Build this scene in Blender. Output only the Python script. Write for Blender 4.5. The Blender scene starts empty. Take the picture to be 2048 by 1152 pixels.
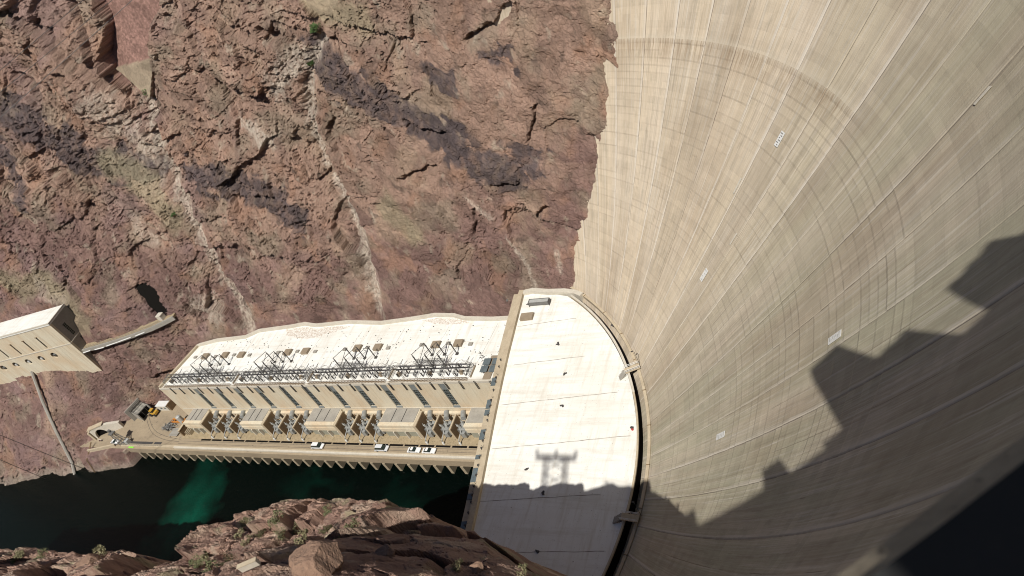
import bpy, bmesh, math, random
import numpy as np
from mathutils import Vector, Matrix
random.seed(7)
SC = bpy.context.scene
COL = SC.collection

# Site frame: s = metres downstream, w = metres towards the west wall, z = metres above datum.
def P(s, w, z): return (s, -w, z)
EYE_Z = 169.0

# ------------------------------------------------------------------ camera
# viewing axes of a hand-held camera on the crest, tilted 36 deg down and rolled about 30 deg
ax_down = np.array([0.39490887, 0.69967989, 0.59539485])
ax_s = np.array([-0.87184353, 0.08104171, 0.48303322])
ax_w = np.array([0.28971682, -0.70984526, 0.64201548])
right = Vector((ax_s[0], -ax_w[0], -ax_down[0])).normalized()
downv = Vector((ax_s[1], -ax_w[1], -ax_down[1])).normalized()
fwd = Vector((ax_s[2], -ax_w[2], -ax_down[2])).normalized()
cam_d = bpy.data.cameras.new("camera")
cam = bpy.data.objects.new("camera", cam_d); COL.objects.link(cam)
M3 = Matrix((right, -downv, -fwd)).transposed()
cam.matrix_world = Matrix.Translation((0, 0, EYE_Z)) @ M3.to_4x4()
cam_d.sensor_width = 36.0
cam_d.lens = 36.0 * 1473.0 / 2048.0
cam_d.clip_start = 0.05
cam_d.clip_end = 5000
cam_d.dof.use_dof = True; cam_d.dof.focus_distance = 200.0; cam_d.dof.aperture_fstop = 3.0
SC.camera = cam

# ------------------------------------------------------------------ light
SUN_EL, SUN_AZ = math.radians(55.6), math.radians(-12.0)
Ld = Vector((math.sin(SUN_AZ) * math.cos(SUN_EL), math.cos(SUN_AZ) * math.cos(SUN_EL), math.sin(SUN_EL)))
sun_d = bpy.data.lights.new("sun", 'SUN'); sun_d.energy = 5.0; sun_d.angle = math.radians(0.53)
sun_d.color = (1.0, 0.955, 0.88)
sun = bpy.data.objects.new("sun", sun_d); COL.objects.link(sun)
sun.rotation_euler = Ld.to_track_quat('Z', 'Y').to_euler()
world = bpy.data.worlds.new("World"); SC.world = world; world.use_nodes = True
nt = world.node_tree
sky = nt.nodes.new('ShaderNodeTexSky'); sky.sky_type = 'NISHITA'; sky.sun_disc = False
sky.sun_elevation = SUN_EL; sky.sun_rotation = SUN_AZ % (2 * math.pi)
sky.altitude = 400; sky.air_density = 1.0; sky.dust_density = 0.6; sky.ozone_density = 2.5
bg = nt.nodes['Background']; bg.inputs['Strength'].default_value = 0.05
nt.links.new(sky.outputs[0], bg.inputs['Color'])
SC.view_settings.view_transform = 'Standard'; SC.view_settings.look = 'None'
SC.view_settings.exposure = 0.06; SC.view_settings.gamma = 1.0
SC.render.engine = 'CYCLES'
SC.cycles.pixel_filter_type = 'BLACKMAN_HARRIS'; SC.cycles.filter_width = 1.05

# ------------------------------------------------------------------ helpers
def link(o, parent=None):
    COL.objects.link(o)
    if parent is not None: o.parent = parent
    return o
def tag(o, label=None, cat=None, group=None, kind=None):
    if label: o['label'] = label
    if cat: o['category'] = cat
    if group: o['group'] = group
    if kind: o['kind'] = kind
    return o
def thing(name, label, cat, loc, rz=0.0, group=None):
    o = bpy.data.objects.new(name, None); o.empty_display_size = 1
    o.location = P(*loc); o.rotation_euler = (0, 0, rz)
    link(o); return tag(o, label, cat, group)
def dup(o, parent=None):
    c = o.copy(); link(c, parent)
    for ch in o.children: dup(ch, c)
    return c
class MB:
    """collects shapes; coordinates are (s, w, z) relative to the thing's origin"""
    def __init__(self): self.v = []; self.f = []; self.m = []; self.cm = 0
    def add(self, vs, fs):
        b = len(self.v); self.v += [P(*p) for p in vs]
        for f in fs: self.f.append(tuple(b + i for i in f)); self.m.append(self.cm)
    def box(self, s0, s1, w0, w1, z0, z1):
        self.add([(s0,w0,z0),(s1,w0,z0),(s1,w1,z0),(s0,w1,z0),(s0,w0,z1),(s1,w0,z1),(s1,w1,z1),(s0,w1,z1)],
                 [(0,1,2,3),(4,7,6,5),(0,4,5,1),(1,5,6,2),(2,6,7,3),(3,7,4,0)])
    def obox(self, c, ds, dw, z0, z1, ang=0.0):
        ca, sa = math.cos(ang), math.sin(ang); vs = []
        for z in (z0, z1):
            for a, b in ((-ds,-dw),(ds,-dw),(ds,dw),(-ds,dw)):
                vs.append((c[0]+a*ca-b*sa, c[1]+a*sa+b*ca, z))
        self.add(vs, [(0,1,2,3),(4,7,6,5),(0,4,5,1),(1,5,6,2),(2,6,7,3),(3,7,4,0)])
    def prism(self, pts, z0, z1):
        n = len(pts)
        zz0 = z0 if hasattr(z0, '__len__') else [z0]*n
        zz1 = z1 if hasattr(z1, '__len__') else [z1]*n
        self.add([(p[0],p[1],a) for p, a in zip(pts, zz0)] + [(p[0],p[1],a) for p, a in zip(pts, zz1)],
                 [tuple(range(n)), tuple(range(2*n-1, n-1, -1))] + [(i, (i+1) % n, n+(i+1) % n, n+i) for i in range(n)])
    def extr(self, prof, a, b, axis='s'):
        """profile in the plane across `axis`, swept from a to b. axis s: prof=(w,z); axis w: prof=(s,z)"""
        n = len(prof)
        if axis == 's': vs = [(a,p[0],p[1]) for p in prof]+[(b,p[0],p[1]) for p in prof]
        else: vs = [(p[0],a,p[1]) for p in prof]+[(p[0],b,p[1]) for p in prof]
        self.add(vs, [tuple(range(n)), tuple(range(2*n-1, n-1, -1))] + [(i, (i+1) % n, n+(i+1) % n, n+i) for i in range(n)])
    def cyl(self, p, q, r, n=8, r2=None):
        p = Vector(p); q = Vector(q); d = (q-p)
        if d.length < 1e-6: return
        d.normalize(); a = d.orthogonal().normalized(); b = d.cross(a); r2 = r if r2 is None else r2
        vs = []
        for c, rr in ((p, r), (q, r2)):
            for i in range(n):
                t = 2*math.pi*i/n; vs.append(tuple(c + a*(rr*math.cos(t)) + b*(rr*math.sin(t))))
        self.add(vs, [tuple(range(n)), tuple(range(2*n-1, n-1, -1))] + [(i, (i+1) % n, n+(i+1) % n, n+i) for i in range(n)])
    def bar(self, p, q, r): self.cyl(p, q, r, 4)
    def wallrun(self, pts, t, z0, z1):
        """wall of thickness t following a polyline, one mitred piece"""
        n = len(pts); L = []; R = []
        for i, p in enumerate(pts):
            a = Vector(pts[max(i-1, 0)]); b = Vector(pts[min(i+1, n-1)]); d = (b-a).normalized()
            nn = Vector((-d.y, d.x)); L.append((p[0]+nn.x*t/2, p[1]+nn.y*t/2)); R.append((p[0]-nn.x*t/2, p[1]-nn.y*t/2))
        vs = []
        for i in range(n):
            zz0 = z0[i] if hasattr(z0, '__len__') else z0; zz1 = z1[i] if hasattr(z1, '__len__') else z1
            vs += [(L[i][0],L[i][1],zz0),(R[i][0],R[i][1],zz0),(R[i][0],R[i][1],zz1),(L[i][0],L[i][1],zz1)]
        fs = []
        for i in range(n-1):
            b = 4*i
            for k in range(4): fs.append((b+k, b+(k+1) % 4, b+4+(k+1) % 4, b+4+k))
        fs += [(0,3,2,1), tuple(4*(n-1)+k for k in range(4))]
        self.add(vs, fs)
    def mesh(self, name, mats):
        me = bpy.data.meshes.new(name); me.from_pydata(self.v, [], self.f)
        for m in (mats if isinstance(mats, (list, tuple)) else [mats]): me.materials.append(m)
        me.polygons.foreach_set('material_index', self.m)
        bm = bmesh.new(); bm.from_mesh(me); bmesh.ops.recalc_face_normals(bm, faces=bm.faces); bm.to_mesh(me); bm.free()
        me.update(); return me
    def build(self, name, mats, parent=None, bevel=0):
        o = bpy.data.objects.new(name, self.mesh(name, mats)); link(o, parent)
        if bevel:
            md = o.modifiers.new('bevel', 'BEVEL'); md.width = bevel; md.segments = 2; md.limit_method = 'ANGLE'
        return o

# ------------------------------------------------------------------ materials
def newmat(name):
    m = bpy.data.materials.new(name); m.use_nodes = True
    return m, m.node_tree, m.node_tree.nodes['Principled BSDF']
def N(t, typ, **kw):
    n = t.nodes.new(typ)
    for k, v in kw.items():
        if k.startswith('i_'): n.inputs[k[2:].replace('_', ' ')].default_value = v
        else: setattr(n, k, v)
    return n
def mixrgb(t, fac, a, b, mode='MIX'):
    n = t.nodes.new('ShaderNodeMix'); n.data_type = 'RGBA'; n.blend_type = mode
    for sock, val in ((n.inputs[0], fac), (n.inputs[6], a), (n.inputs[7], b)):
        if hasattr(val, 'links') or isinstance(val, bpy.types.NodeSocket): t.links.new(val, sock)
        elif isinstance(val, (int, float)): sock.default_value = val
        else: sock.default_value = (*val, 1)
    return n.outputs[2]
def mth(t, op, a, b=None, c=None, clamp=False):
    n = t.nodes.new('ShaderNodeMath'); n.operation = op; n.use_clamp = clamp
    for i, v in enumerate((a, b, c)):
        if v is None: continue
        if isinstance(v, bpy.types.NodeSocket): t.links.new(v, n.inputs[i])
        else: n.inputs[i].default_value = v
    return n.outputs[0]
def ramp(t, fac, stops):
    n = t.nodes.new('ShaderNodeValToRGB'); e = n.color_ramp.elements
    while len(e) < len(stops): e.new(0.5)
    for el, (p, c) in zip(e, stops):
        el.position = p; el.color = (c, c, c, 1) if isinstance(c, (int, float)) else (*c, 1)
    t.links.new(fac, n.inputs[0]); return n.outputs[0]
def noise(t, vec, scale, detail=4, rough=0.55, stretch=None):
    if stretch:
        mp = t.nodes.new('ShaderNodeMapping'); mp.inputs['Scale'].default_value = stretch
        t.links.new(vec, mp.inputs['Vector']); vec = mp.outputs[0]
    n = t.nodes.new('ShaderNodeTexNoise'); n.inputs['Scale'].default_value = scale
    n.inputs['Detail'].default_value = detail; n.inputs['Roughness'].default_value = rough
    t.links.new(vec, n.inputs['Vector']); return n.outputs['Fac']
def bump(t, bs, h, dist=0.05, strength=1.0):
    b = t.nodes.new('ShaderNodeBump'); b.inputs['Distance'].default_value = dist; b.inputs['Strength'].default_value = strength
    t.links.new(h, b.inputs['Height']); t.links.new(b.outputs[0], bs.inputs['Normal'])
def surface(name, col, col2=None, scale=0.6, rough=0.85, var=0.5, spots=None, bmp=0.02, stretch=None, metallic=0.0, fine=6.0):
    """general weathered surface: two tones, stains and fine grain"""
    m, t, bs = newmat(name)
    tc = t.nodes.new('ShaderNodeTexCoord').outputs['Object']
    col2 = col2 or tuple(c*0.7 for c in col)
    n1 = noise(t, tc, scale, 6, 0.6, stretch)
    n2 = noise(t, tc, scale*fine, 5, 0.65)
    f = mth(t, 'MULTIPLY', ramp(t, n1, [(0.35, 0.0), (0.7, 1.0)]), var)
    c = mixrgb(t, f, col, col2)
    g = ramp(t, n2, [(0.3, 0.82), (0.7, 1.0)])
    c = mixrgb(t, 1.0, c, g, 'MULTIPLY')
    if spots:
        n3 = noise(t, tc, spots[1], 3, 0.5)
        c = mixrgb(t, mth(t, 'MULTIPLY', ramp(t, n3, [(spots[2], 0.0), (spots[2]+0.04, 1.0)]), spots[3]), c, spots[0])
    t.links.new(c, bs.inputs['Base Color']); bs.inputs['Roughness'].default_value = rough; bs.inputs['Metallic'].default_value = metallic
    if bmp: bump(t, bs, n2, bmp)
    return m

M = {}
def roofmat():
    m, t, bs = newmat('roof_white'); tc = t.nodes.new('ShaderNodeTexCoord').outputs['Object']
    c = mixrgb(t, ramp(t, noise(t, tc, 0.07, 6, 0.65), [(.42, 0), (.68, .75)]), (0.755, 0.755, 0.72), (0.66, 0.64, 0.58))
    c = mixrgb(t, ramp(t, noise(t, tc, 0.5, 6, 0.7, (.12, 1, 1)), [(.48, 0), (.70, .7)]), c, (0.56, 0.53, 0.46))
    c = mixrgb(t, ramp(t, noise(t, tc, 0.6, 6, 0.7, (1, .10, 1)), [(.50, 0), (.70, .65)]), c, (0.54, 0.50, 0.42))
    c = mixrgb(t, ramp(t, noise(t, tc, 1.6, 3, 0.5), [(.70, 0), (.73, .7)]), c, (0.22, 0.19, 0.15))
    c = mixrgb(t, ramp(t, noise(t, tc, 4.5, 2, 0.5), [(.71, 0), (.74, .7)]), c, (0.18, 0.16, 0.13))
    t.links.new(c, bs.inputs['Base Color']); bs.inputs['Roughness'].default_value = 0.9; return m
M['roof_white'] = roofmat()
M['concrete_tan'] = surface('concrete_tan', (0.50, 0.42, 0.30), (0.36, 0.29, 0.20), 0.35, 0.9, 0.7, bmp=0.02)
M['parapet'] = surface('parapet_concrete', (0.34, 0.29, 0.21), (0.20, 0.16, 0.115), 9.0, 0.95, 0.9, spots=((0.05, 0.04, 0.03), 30, 0.62, 0.7), bmp=0.01)
def wallmat():
    m, t, bs = newmat('concrete_wall'); tc = t.nodes.new('ShaderNodeTexCoord').outputs['Object']
    c = mixrgb(t, ramp(t, noise(t, tc, 0.16, 5, 0.6, (1, 1, .5)), [(.38, 0), (.66, .85)]), (0.62, 0.56, 0.43), (0.58, 0.45, 0.30))
    c = mixrgb(t, ramp(t, noise(t, tc, 1.1, 6, 0.7, (1, 1, .06)), [(.50, 0), (.70, .6)]), c, (0.40, 0.33, 0.23))
    c = mixrgb(t, ramp(t, noise(t, tc, 2.6, 6, 0.7, (1, 1, .04)), [(.52, 0), (.70, .4)]), c, (0.70, 0.65, 0.54))
    c = mixrgb(t, 1.0, c, ramp(t, noise(t, tc, 3.0, 5), [(.3, .86), (.7, 1.0)]), 'MULTIPLY')
    t.links.new(c, bs.inputs['Base Color']); bs.inputs['Roughness'].default_value = 0.9; return m
M['concrete_wall'] = wallmat()
M['concrete_light'] = surface('concrete_light', (0.58, 0.54, 0.46), (0.46, 0.41, 0.33), 0.3, 0.9, 0.6, bmp=0.02)
M['concrete_grey'] = surface('concrete_grey', (0.34, 0.32, 0.28), (0.26, 0.24, 0.21), 0.4, 0.9, 0.8, bmp=0.02)
M['pier'] = surface('pier_concrete', (0.38, 0.32, 0.22), (0.24, 0.20, 0.14), 0.6, 0.9, 0.9, bmp=0.02)
M['concrete_brown'] = surface('concrete_brown', (0.24, 0.16, 0.085), (0.15, 0.10, 0.055), 0.8, 0.9, 0.8, bmp=0.02)
M['road'] = surface('road', (0.35, 0.28, 0.19), (0.26, 0.205, 0.14), 0.22, 0.95, 0.8, spots=((0.09, 0.07, 0.05), 0.8, 0.66, 0.6), bmp=0.01, stretch=(.35, 1, 1))
M['gravel'] = surface('gravel', (0.38, 0.30, 0.19), (0.28, 0.22, 0.13), 0.5, 0.95, 0.9, spots=((0.13, 0.10, 0.06), 2.0, 0.60, 0.6), bmp=0.04)
M['paint_line'] = surface('paint_line', (0.75, 0.73, 0.66), None, 1.0, 0.7, 0.4)
M['steel_dark'] = surface('steel_dark', (0.07, 0.07, 0.07), (0.11, 0.09, 0.08), 2.0, 0.6, 0.6, bmp=0, metallic=0.3)
M['steel_grey'] = surface('steel_grey', (0.20, 0.20, 0.19), (0.13, 0.12, 0.11), 1.2, 0.55, 0.6, bmp=0, metallic=0.3)
M['steel_light'] = surface('steel_light', (0.46, 0.47, 0.45), (0.34, 0.34, 0.32), 0.8, 0.5, 0.6, bmp=0, metallic=0.1)
M['transformer_grey'] = surface('transformer_grey', (0.30, 0.31, 0.30), (0.20, 0.20, 0.19), 1.5, 0.5, 0.7, bmp=0)
M['panel_grey'] = surface('panel_grey', (0.20, 0.22, 0.22), (0.15, 0.16, 0.16), 0.7, 0.6, 0.5, bmp=0)
M['door_grey'] = surface('door_grey', (0.30, 0.30, 0.24), (0.22, 0.22, 0.18), 0.7, 0.7, 0.5, bmp=0)
M['hatch'] = surface('hatch', (0.30, 0.24, 0.17), (0.22, 0.17, 0.12), 0.9, 0.8, 0.6)
M['yellow'] = surface('yellow_paint', (0.55, 0.32, 0.04), (0.36, 0.2, 0.03), 1.6, 0.5, 0.6, bmp=0)
M['orange'] = surface('orange_paint', (0.55, 0.22, 0.04), (0.36, 0.13, 0.03), 1.6, 0.6, 0.6, bmp=0)
M['lime'] = surface('lime_vest', (0.25, 0.8, 0.05), None, 2.0, 0.8, 0.2, bmp=0)
M['red'] = surface('red_paint', (0.5, 0.05, 0.04), None, 2.0, 0.6, 0.4, bmp=0)
M['white_metal'] = surface('white_metal', (0.72, 0.72, 0.70), (0.6, 0.6, 0.57), 1.2, 0.5, 0.4, bmp=0)
M['rubber'] = surface('rubber', (0.02, 0.02, 0.02), None, 3.0, 0.9, 0.3, bmp=0)
M['rust_seam'] = surface('seam_tar', (0.16, 0.13, 0.10), (0.55, 0.52, 0.46), 0.45, 0.95, 1.0, bmp=0)
M['black_void'] = surface('dark_recess', (0.012, 0.011, 0.010), None, 1.0, 1.0, 0.3, bmp=0)  # near-black for sheets that stand in for unlit depth; slot covers too
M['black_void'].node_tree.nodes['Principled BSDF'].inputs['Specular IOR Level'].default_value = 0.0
def glassmat(name, col, rough=0.08):
    m, t, bs = newmat(name)
    tc = t.nodes.new('ShaderNodeTexCoord').outputs['Object']
    n1 = noise(t, tc, 0.8, 3)
    t.links.new(mixrgb(t, n1, col, tuple(c*2.2 for c in col)), bs.inputs['Base Color'])
    bs.inputs['Roughness'].default_value = rough; return m
M['glass'] = glassmat('window_glass', (0.012, 0.018, 0.016))
M['glass_grey'] = glassmat('skylight_glass', (0.07, 0.085, 0.09), 0.25)
def carpaint(name, col):
    m, t, bs = newmat(name); bs.inputs['Base Color'].default_value = (*col, 1)
    tc = t.nodes.new('ShaderNodeTexCoord').outputs['Object']
    t.links.new(mixrgb(t, noise(t, tc, 1.5, 3), col, tuple(c*0.88 for c in col)), bs.inputs['Base Color'])
    bs.inputs['Roughness'].default_value = 0.3; bs.inputs['Coat Weight'].default_value = 0.6; return m
M['car_white'] = carpaint('car_white', (0.78, 0.78, 0.78)); M['car_silver'] = carpaint('car_silver', (0.62, 0.64, 0.66))

# ------------------------------------------------------------------ numpy noise
class Noise2:
    def __init__(self, seed):
        r = np.random.default_rng(seed); self.p = r.permutation(512)
        a = r.uniform(0, 2*np.pi, 512); self.g = np.stack([np.cos(a), np.sin(a)], 1); self.r = r.uniform(-1, 1, (512, 4))
    def hsh(self, i, j): return self.p[(self.p[i & 511] + j) & 511]
    def perlin(self, x, y):
        i = np.floor(x).astype(int); j = np.floor(y).astype(int); u = x-i; v = y-j
        def d(di, dj):
            g = self.g[self.hsh(i+di, j+dj)]; return g[..., 0]*(u-di)+g[..., 1]*(v-dj)
        fu = u*u*u*(u*(u*6-15)+10); fv = v*v*v*(v*(v*6-15)+10)
        a = d(0, 0)*(1-fu)+d(1, 0)*fu; b = d(0, 1)*(1-fu)+d(1, 1)*fu
        return (a*(1-fv)+b*fv)*1.5
    def fbm(self, x, y, o=5, g=0.5, ridge=False):
        t = 0; a = 1; s = 0
        for k in range(o):
            n = self.perlin(x*2**k+17.3*k, y*2**k-9.1*k)
            if ridge: n = 1-2*np.abs(n)
            t = t+n*a; s += a; a *= g
        return t/s
    def facets(self, x, y, tilt=1.0, jit=0.9):
        """broken rock: every cell of a jittered grid is a tilted plane; returns (height, edge distance, cell random)"""
        i0 = np.floor(x).astype(int); j0 = np.floor(y).astype(int)
        best = np.full(x.shape, 1e9); sec = np.full(x.shape, 1e9); hh = np.zeros(x.shape); rr = np.zeros(x.shape)
        for di in (-1, 0, 1):
            for dj in (-1, 0, 1):
                h = self.hsh(i0+di, j0+dj); r = self.r[h]
                cx = i0+di+0.5+0.5*jit*r[..., 0]; cy = j0+dj+0.5+0.5*jit*r[..., 1]
                dx = x-cx; dy = y-cy; d = np.hypot(dx, dy)
                r3 = self.r[(h*7+3) & 511]
                ht = r[..., 2]*0.5+tilt*(r[..., 3]*dx+r3[..., 0]*dy)
                m = d < best
                sec = np.where(m, best, np.minimum(sec, d)); hh = np.where(m, ht, hh); rr = np.where(m, r3[..., 1], rr); best = np.where(m, d, best)
        return hh, sec-best, rr
def segdist(px, py, pts):
    """distance to a polyline and parameter 0..1 along it"""
    best = np.full(px.shape, 1e9)
    for a, b in zip(pts[:-1], pts[1:]):
        dx, dy = b[0]-a[0], b[1]-a[1]; L = dx*dx+dy*dy+1e-9
        t = np.clip(((px-a[0])*dx+(py-a[1])*dy)/L, 0, 1)
        best = np.minimum(best, np.hypot(px-a[0]-t*dx, py-a[1]-t*dy))
    return best
def inpoly(px, py, poly):
    c = np.zeros(px.shape, bool); n = len(poly)
    for i in range(n):
        x1, y1 = poly[i]; x2, y2 = poly[(i+1) % n]
        if y1 == y2: continue
        m = ((y1 > py) != (y2 > py)) & (px < (x2-x1)*(py-y1)/(y2-y1)+x1); c ^= m
    return c
def sstep(a, b, x):
    t = np.clip((x-a)/(b-a), 0, 1); return t*t*(3-2*t)
def gridmesh(name, X, Y, Z, mat, col=None, uv=None, smooth=True, keep=None, flip=False):
    n, m = X.shape; me = bpy.data.meshes.new(name)
    co = np.stack([X, Y, Z], -1).reshape(-1, 3).astype(np.float32)
    idx = np.arange(n*m).reshape(n, m)
    q = np.stack([idx[:-1, :-1], idx[1:, :-1], idx[1:, 1:], idx[:-1, 1:]], -1).reshape(-1, 4)
    if flip: q = q[:, ::-1]
    if keep is not None: q = q[keep.reshape(-1)]
    me.vertices.add(len(co)); me.vertices.foreach_set('co', co.ravel())
    me.loops.add(q.size); me.loops.foreach_set('vertex_index', q.ravel().astype(np.int32))
    me.polygons.add(len(q)); me.polygons.foreach_set('loop_start', (np.arange(len(q))*4).astype(np.int32))
    me.polygons.foreach_set('use_smooth', np.full(len(q), smooth))
    me.update(calc_edges=True)
    if col is not None:
        a = me.attributes.new('rock_colour', 'FLOAT_COLOR', 'POINT')
        a.data.foreach_set('color', np.concatenate([col.reshape(-1, 3), np.ones((n*m, 1))], 1).astype(np.float32).ravel())
    if uv is not None:
        u = me.uv_layers.new(name='UVMap'); U = np.stack(uv, -1).reshape(-1, 2)[q.ravel()]
        u.data.foreach_set('uv', U.astype(np.float32).ravel())
    me.materials.append(mat); me.validate()
    return me
def rockmat(name, scale=1.0):
    m, t, bs = newmat(name)
    tc = t.nodes.new('ShaderNodeTexCoord').outputs['Object']
    at = t.nodes.new('ShaderNodeAttribute'); at.attribute_name = 'rock_colour'
    n1 = noise(t, tc, 1.3*scale, 9, 0.72); n2 = noise(t, tc, 5.0*scale, 6, 0.75)
    vor = N(t, 'ShaderNodeTexVoronoi', feature='DISTANCE_TO_EDGE'); vor.inputs['Scale'].default_value = 0.55*scale
    mp = t.nodes.new('ShaderNodeMapping'); mp.inputs['Rotation'].default_value = (0.4, 0.6, 0.3); mp.inputs['Scale'].default_value = (1, 1, .6)
    wob = t.nodes.new('ShaderNodeVectorMath'); wob.operation = 'ADD'; t.links.new(tc, wob.inputs[0])
    nc = t.nodes.new('ShaderNodeTexNoise'); nc.inputs['Scale'].default_value = 0.7*scale; nc.inputs['Detail'].default_value = 5
    t.links.new(tc, nc.inputs['Vector'])
    sc_ = t.nodes.new('ShaderNodeVectorMath'); sc_.operation = 'SCALE'; sc_.inputs['Scale'].default_value = 2.2/scale
    t.links.new(nc.outputs['Color'], sc_.inputs[0]); t.links.new(sc_.outputs[0], wob.inputs[1])
    t.links.new(wob.outputs[0], mp.inputs[0]); t.links.new(mp.outputs[0], vor.inputs['Vector'])
    crack = ramp(t, vor.outputs['Distance'], [(0.0, 0.0), (0.05, 1.0)])
    c = mixrgb(t, 1.0, at.outputs['Color'], ramp(t, n2, [(0.25, 0.72), (0.75, 1.22)]), 'MULTIPLY')
    c = mixrgb(t, 1.0, c, ramp(t, n1, [(0.3, 0.85), (0.7, 1.12)]), 'MULTIPLY')
    t.links.new(c, bs.inputs['Base Color']); bs.inputs['Roughness'].default_value = 0.95
    bs.inputs['Specular IOR Level'].default_value = 0.15
    h = mth(t, 'ADD', mth(t, 'MULTIPLY', n1, 1.3), mth(t, 'ADD', mth(t, 'MULTIPLY', n2, 0.35), mth(t, 'MULTIPLY', crack, 0.35)))
    bump(t, bs, h, 0.55/scale, 0.9)
    return m
# ================================================================== west canyon wall
CP = np.array([(60,102.2,171.2),(66,81.6,163.5),(71.7,73.4,161.3),(76,59,155.5),(80.5,54.6,154.5),(84.5,45.5,150.8),(89,31.4,143.5),(60,24,141),
(113,24,142),(131,24,144.5),(144,24,147),(166,24,145.5),(204,24,147.5),(233,24,142.5),(259,24,139.5),(160,0,137),(230,0,136),
(267,4,125),(285,4,127),(300,8,122.5),(300,24,125.8),(305,28,125.6),(312,12,112.5),(290,24,127.5),(300,39.7,130.6),(287,39.7,132.4),(276,39.7,135.4),(268,39.7,140.0),(325,35.4,121.6),(340,35.4,119.0),(360,35,115.3),(311,31,124.6),(305,57,137),(345,57,129),(316,6,111),
(330,-4,92),(374,-4,86),(420,-4,80),(330,20,110),(374,20,102),(420,30,100),(400,57,118),
(60,150,190),(100,100,174),(100,150,192),(150,100,178),(200,100,179),(250,100,172),(300,100,160),(350,100,152),(150,150,200),(250,150,196),(350,150,176),(420,100,145),(420,150,165),(300,200,205),(150,200,215),(60,200,205),(420,200,185)], float)
def _rbf(CPs, lam):
    X = CPs[:, :2]/100; d = np.hypot(X[:, None, 0]-X[None, :, 0], X[:, None, 1]-X[None, :, 1])
    n = len(X); A = np.zeros((n+3, n+3)); A[:n, :n] = d-np.eye(n)*lam; A[:n, n] = 1; A[:n, n+1:] = X; A[n, :n] = 1; A[n+1:, :n] = X.T
    return X, np.linalg.solve(A, np.r_[CPs[:, 2], 0, 0, 0])
def _ev(XC, a, b):
    X, c = XC; a = np.asarray(a, float)/100; b = np.asarray(b, float)/100; o = c[-3]+c[-2]*a+c[-1]*b
    for i in range(len(X)): o = o+c[i]*np.sqrt((a-X[i, 0])**2+(b-X[i, 1])**2+.0025)
    return o
CLB = _rbf(CP, 0.03)
def W0(s, z): return _ev(CLB, s, z)

streaks = [  # pale mineral streaks: points (s, z), half width, strength
 ([(238.4,110.5),(239.3,105.8),(240.4,100.2),(238.7,87.8),(238.8,78.9),(236.9,62),(235.3,46.4),(232.7,34.3),(232.5,24.7)], 1.9, 0.85),
 ([(155.1,110.7),(161.8,104.9),(167.2,98.6),(170.6,91.7),(171.7,81.1),(171,73.2),(168.2,59.9),(167.8,48.2),(168.4,36.3),(170,24.5)], 1.8, 0.9),
 ([(168.2,60),(165.3,52),(166.3,44),(169,35)], 0.8, 0.7), ([(108.1,47.6),(103.8,38.6),(102.4,31.1)], 0.6, 0.7), ([(92.9,40.8),(93.1,35.2)], 0.6, 0.6),
 ([(199.5,95.5),(193.2,89.4),(191,84.3)], 1.6, 0.75), ([(182.9,100),(171.6,103.9),(161.5,106.3)], 1.6, 0.6),
 ([(256.3,116.2),(251.7,106.6),(244.3,97.8)], 5.0, 0.6), ([(180,101),(172,105),(166,108)], 3.2, 0.8), ([(196,93),(192,87)], 2.2, .7), ([(262,72),(258,66)], 3, .45), ([(248,39),(244,33)], 3.5, .6), ([(247.6,37.9),(245.4,32.4)], 3.0, 0.5),
 ([(319,66),(316,60),(309,57)], 2.5, 0.4), ([(118,60),(112,54)], 1.0, 0.5), ([(246,100),(243,90),(244,84)], 1.5, 0.4)]
darks = [
 ([(301.9,126.8),(290.3,119.3),(279.9,110.3),(269.7,101.3),(258.5,94.7),(247.2,88.2)], 5.0),
 ([(229.1,85.4),(215.9,78.2),(202.9,70.6),(190.2,62.5)], 4.5),
 ([(158.2,106.3),(150.5,97.9),(142.7,92.4),(133.4,86.1),(125.3,82.1),(119,76.5)], 4.4),
 ([(121,78.7),(115.9,73.5),(110.1,69.4),(100.2,67.5),(92.9,66.9)], 4.2),
 ([(310,114.2),(307.9,108.4),(309.6,96.3)], 3.5), ([(98,96),(92,94)], 2.0), ([(117,95),(113,93)], 2.4)]
olives = [([(336.7,72.1),(328.9,64.7),(315.2,67.6),(306.8,57.9),(302.7,47.9)], 4.0), ([(262,96),(250,84),(246,72)], 5.0), ([(150,118),(138,112)], 4.0), ([(143,50),(150,60)], 4.0)]
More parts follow.
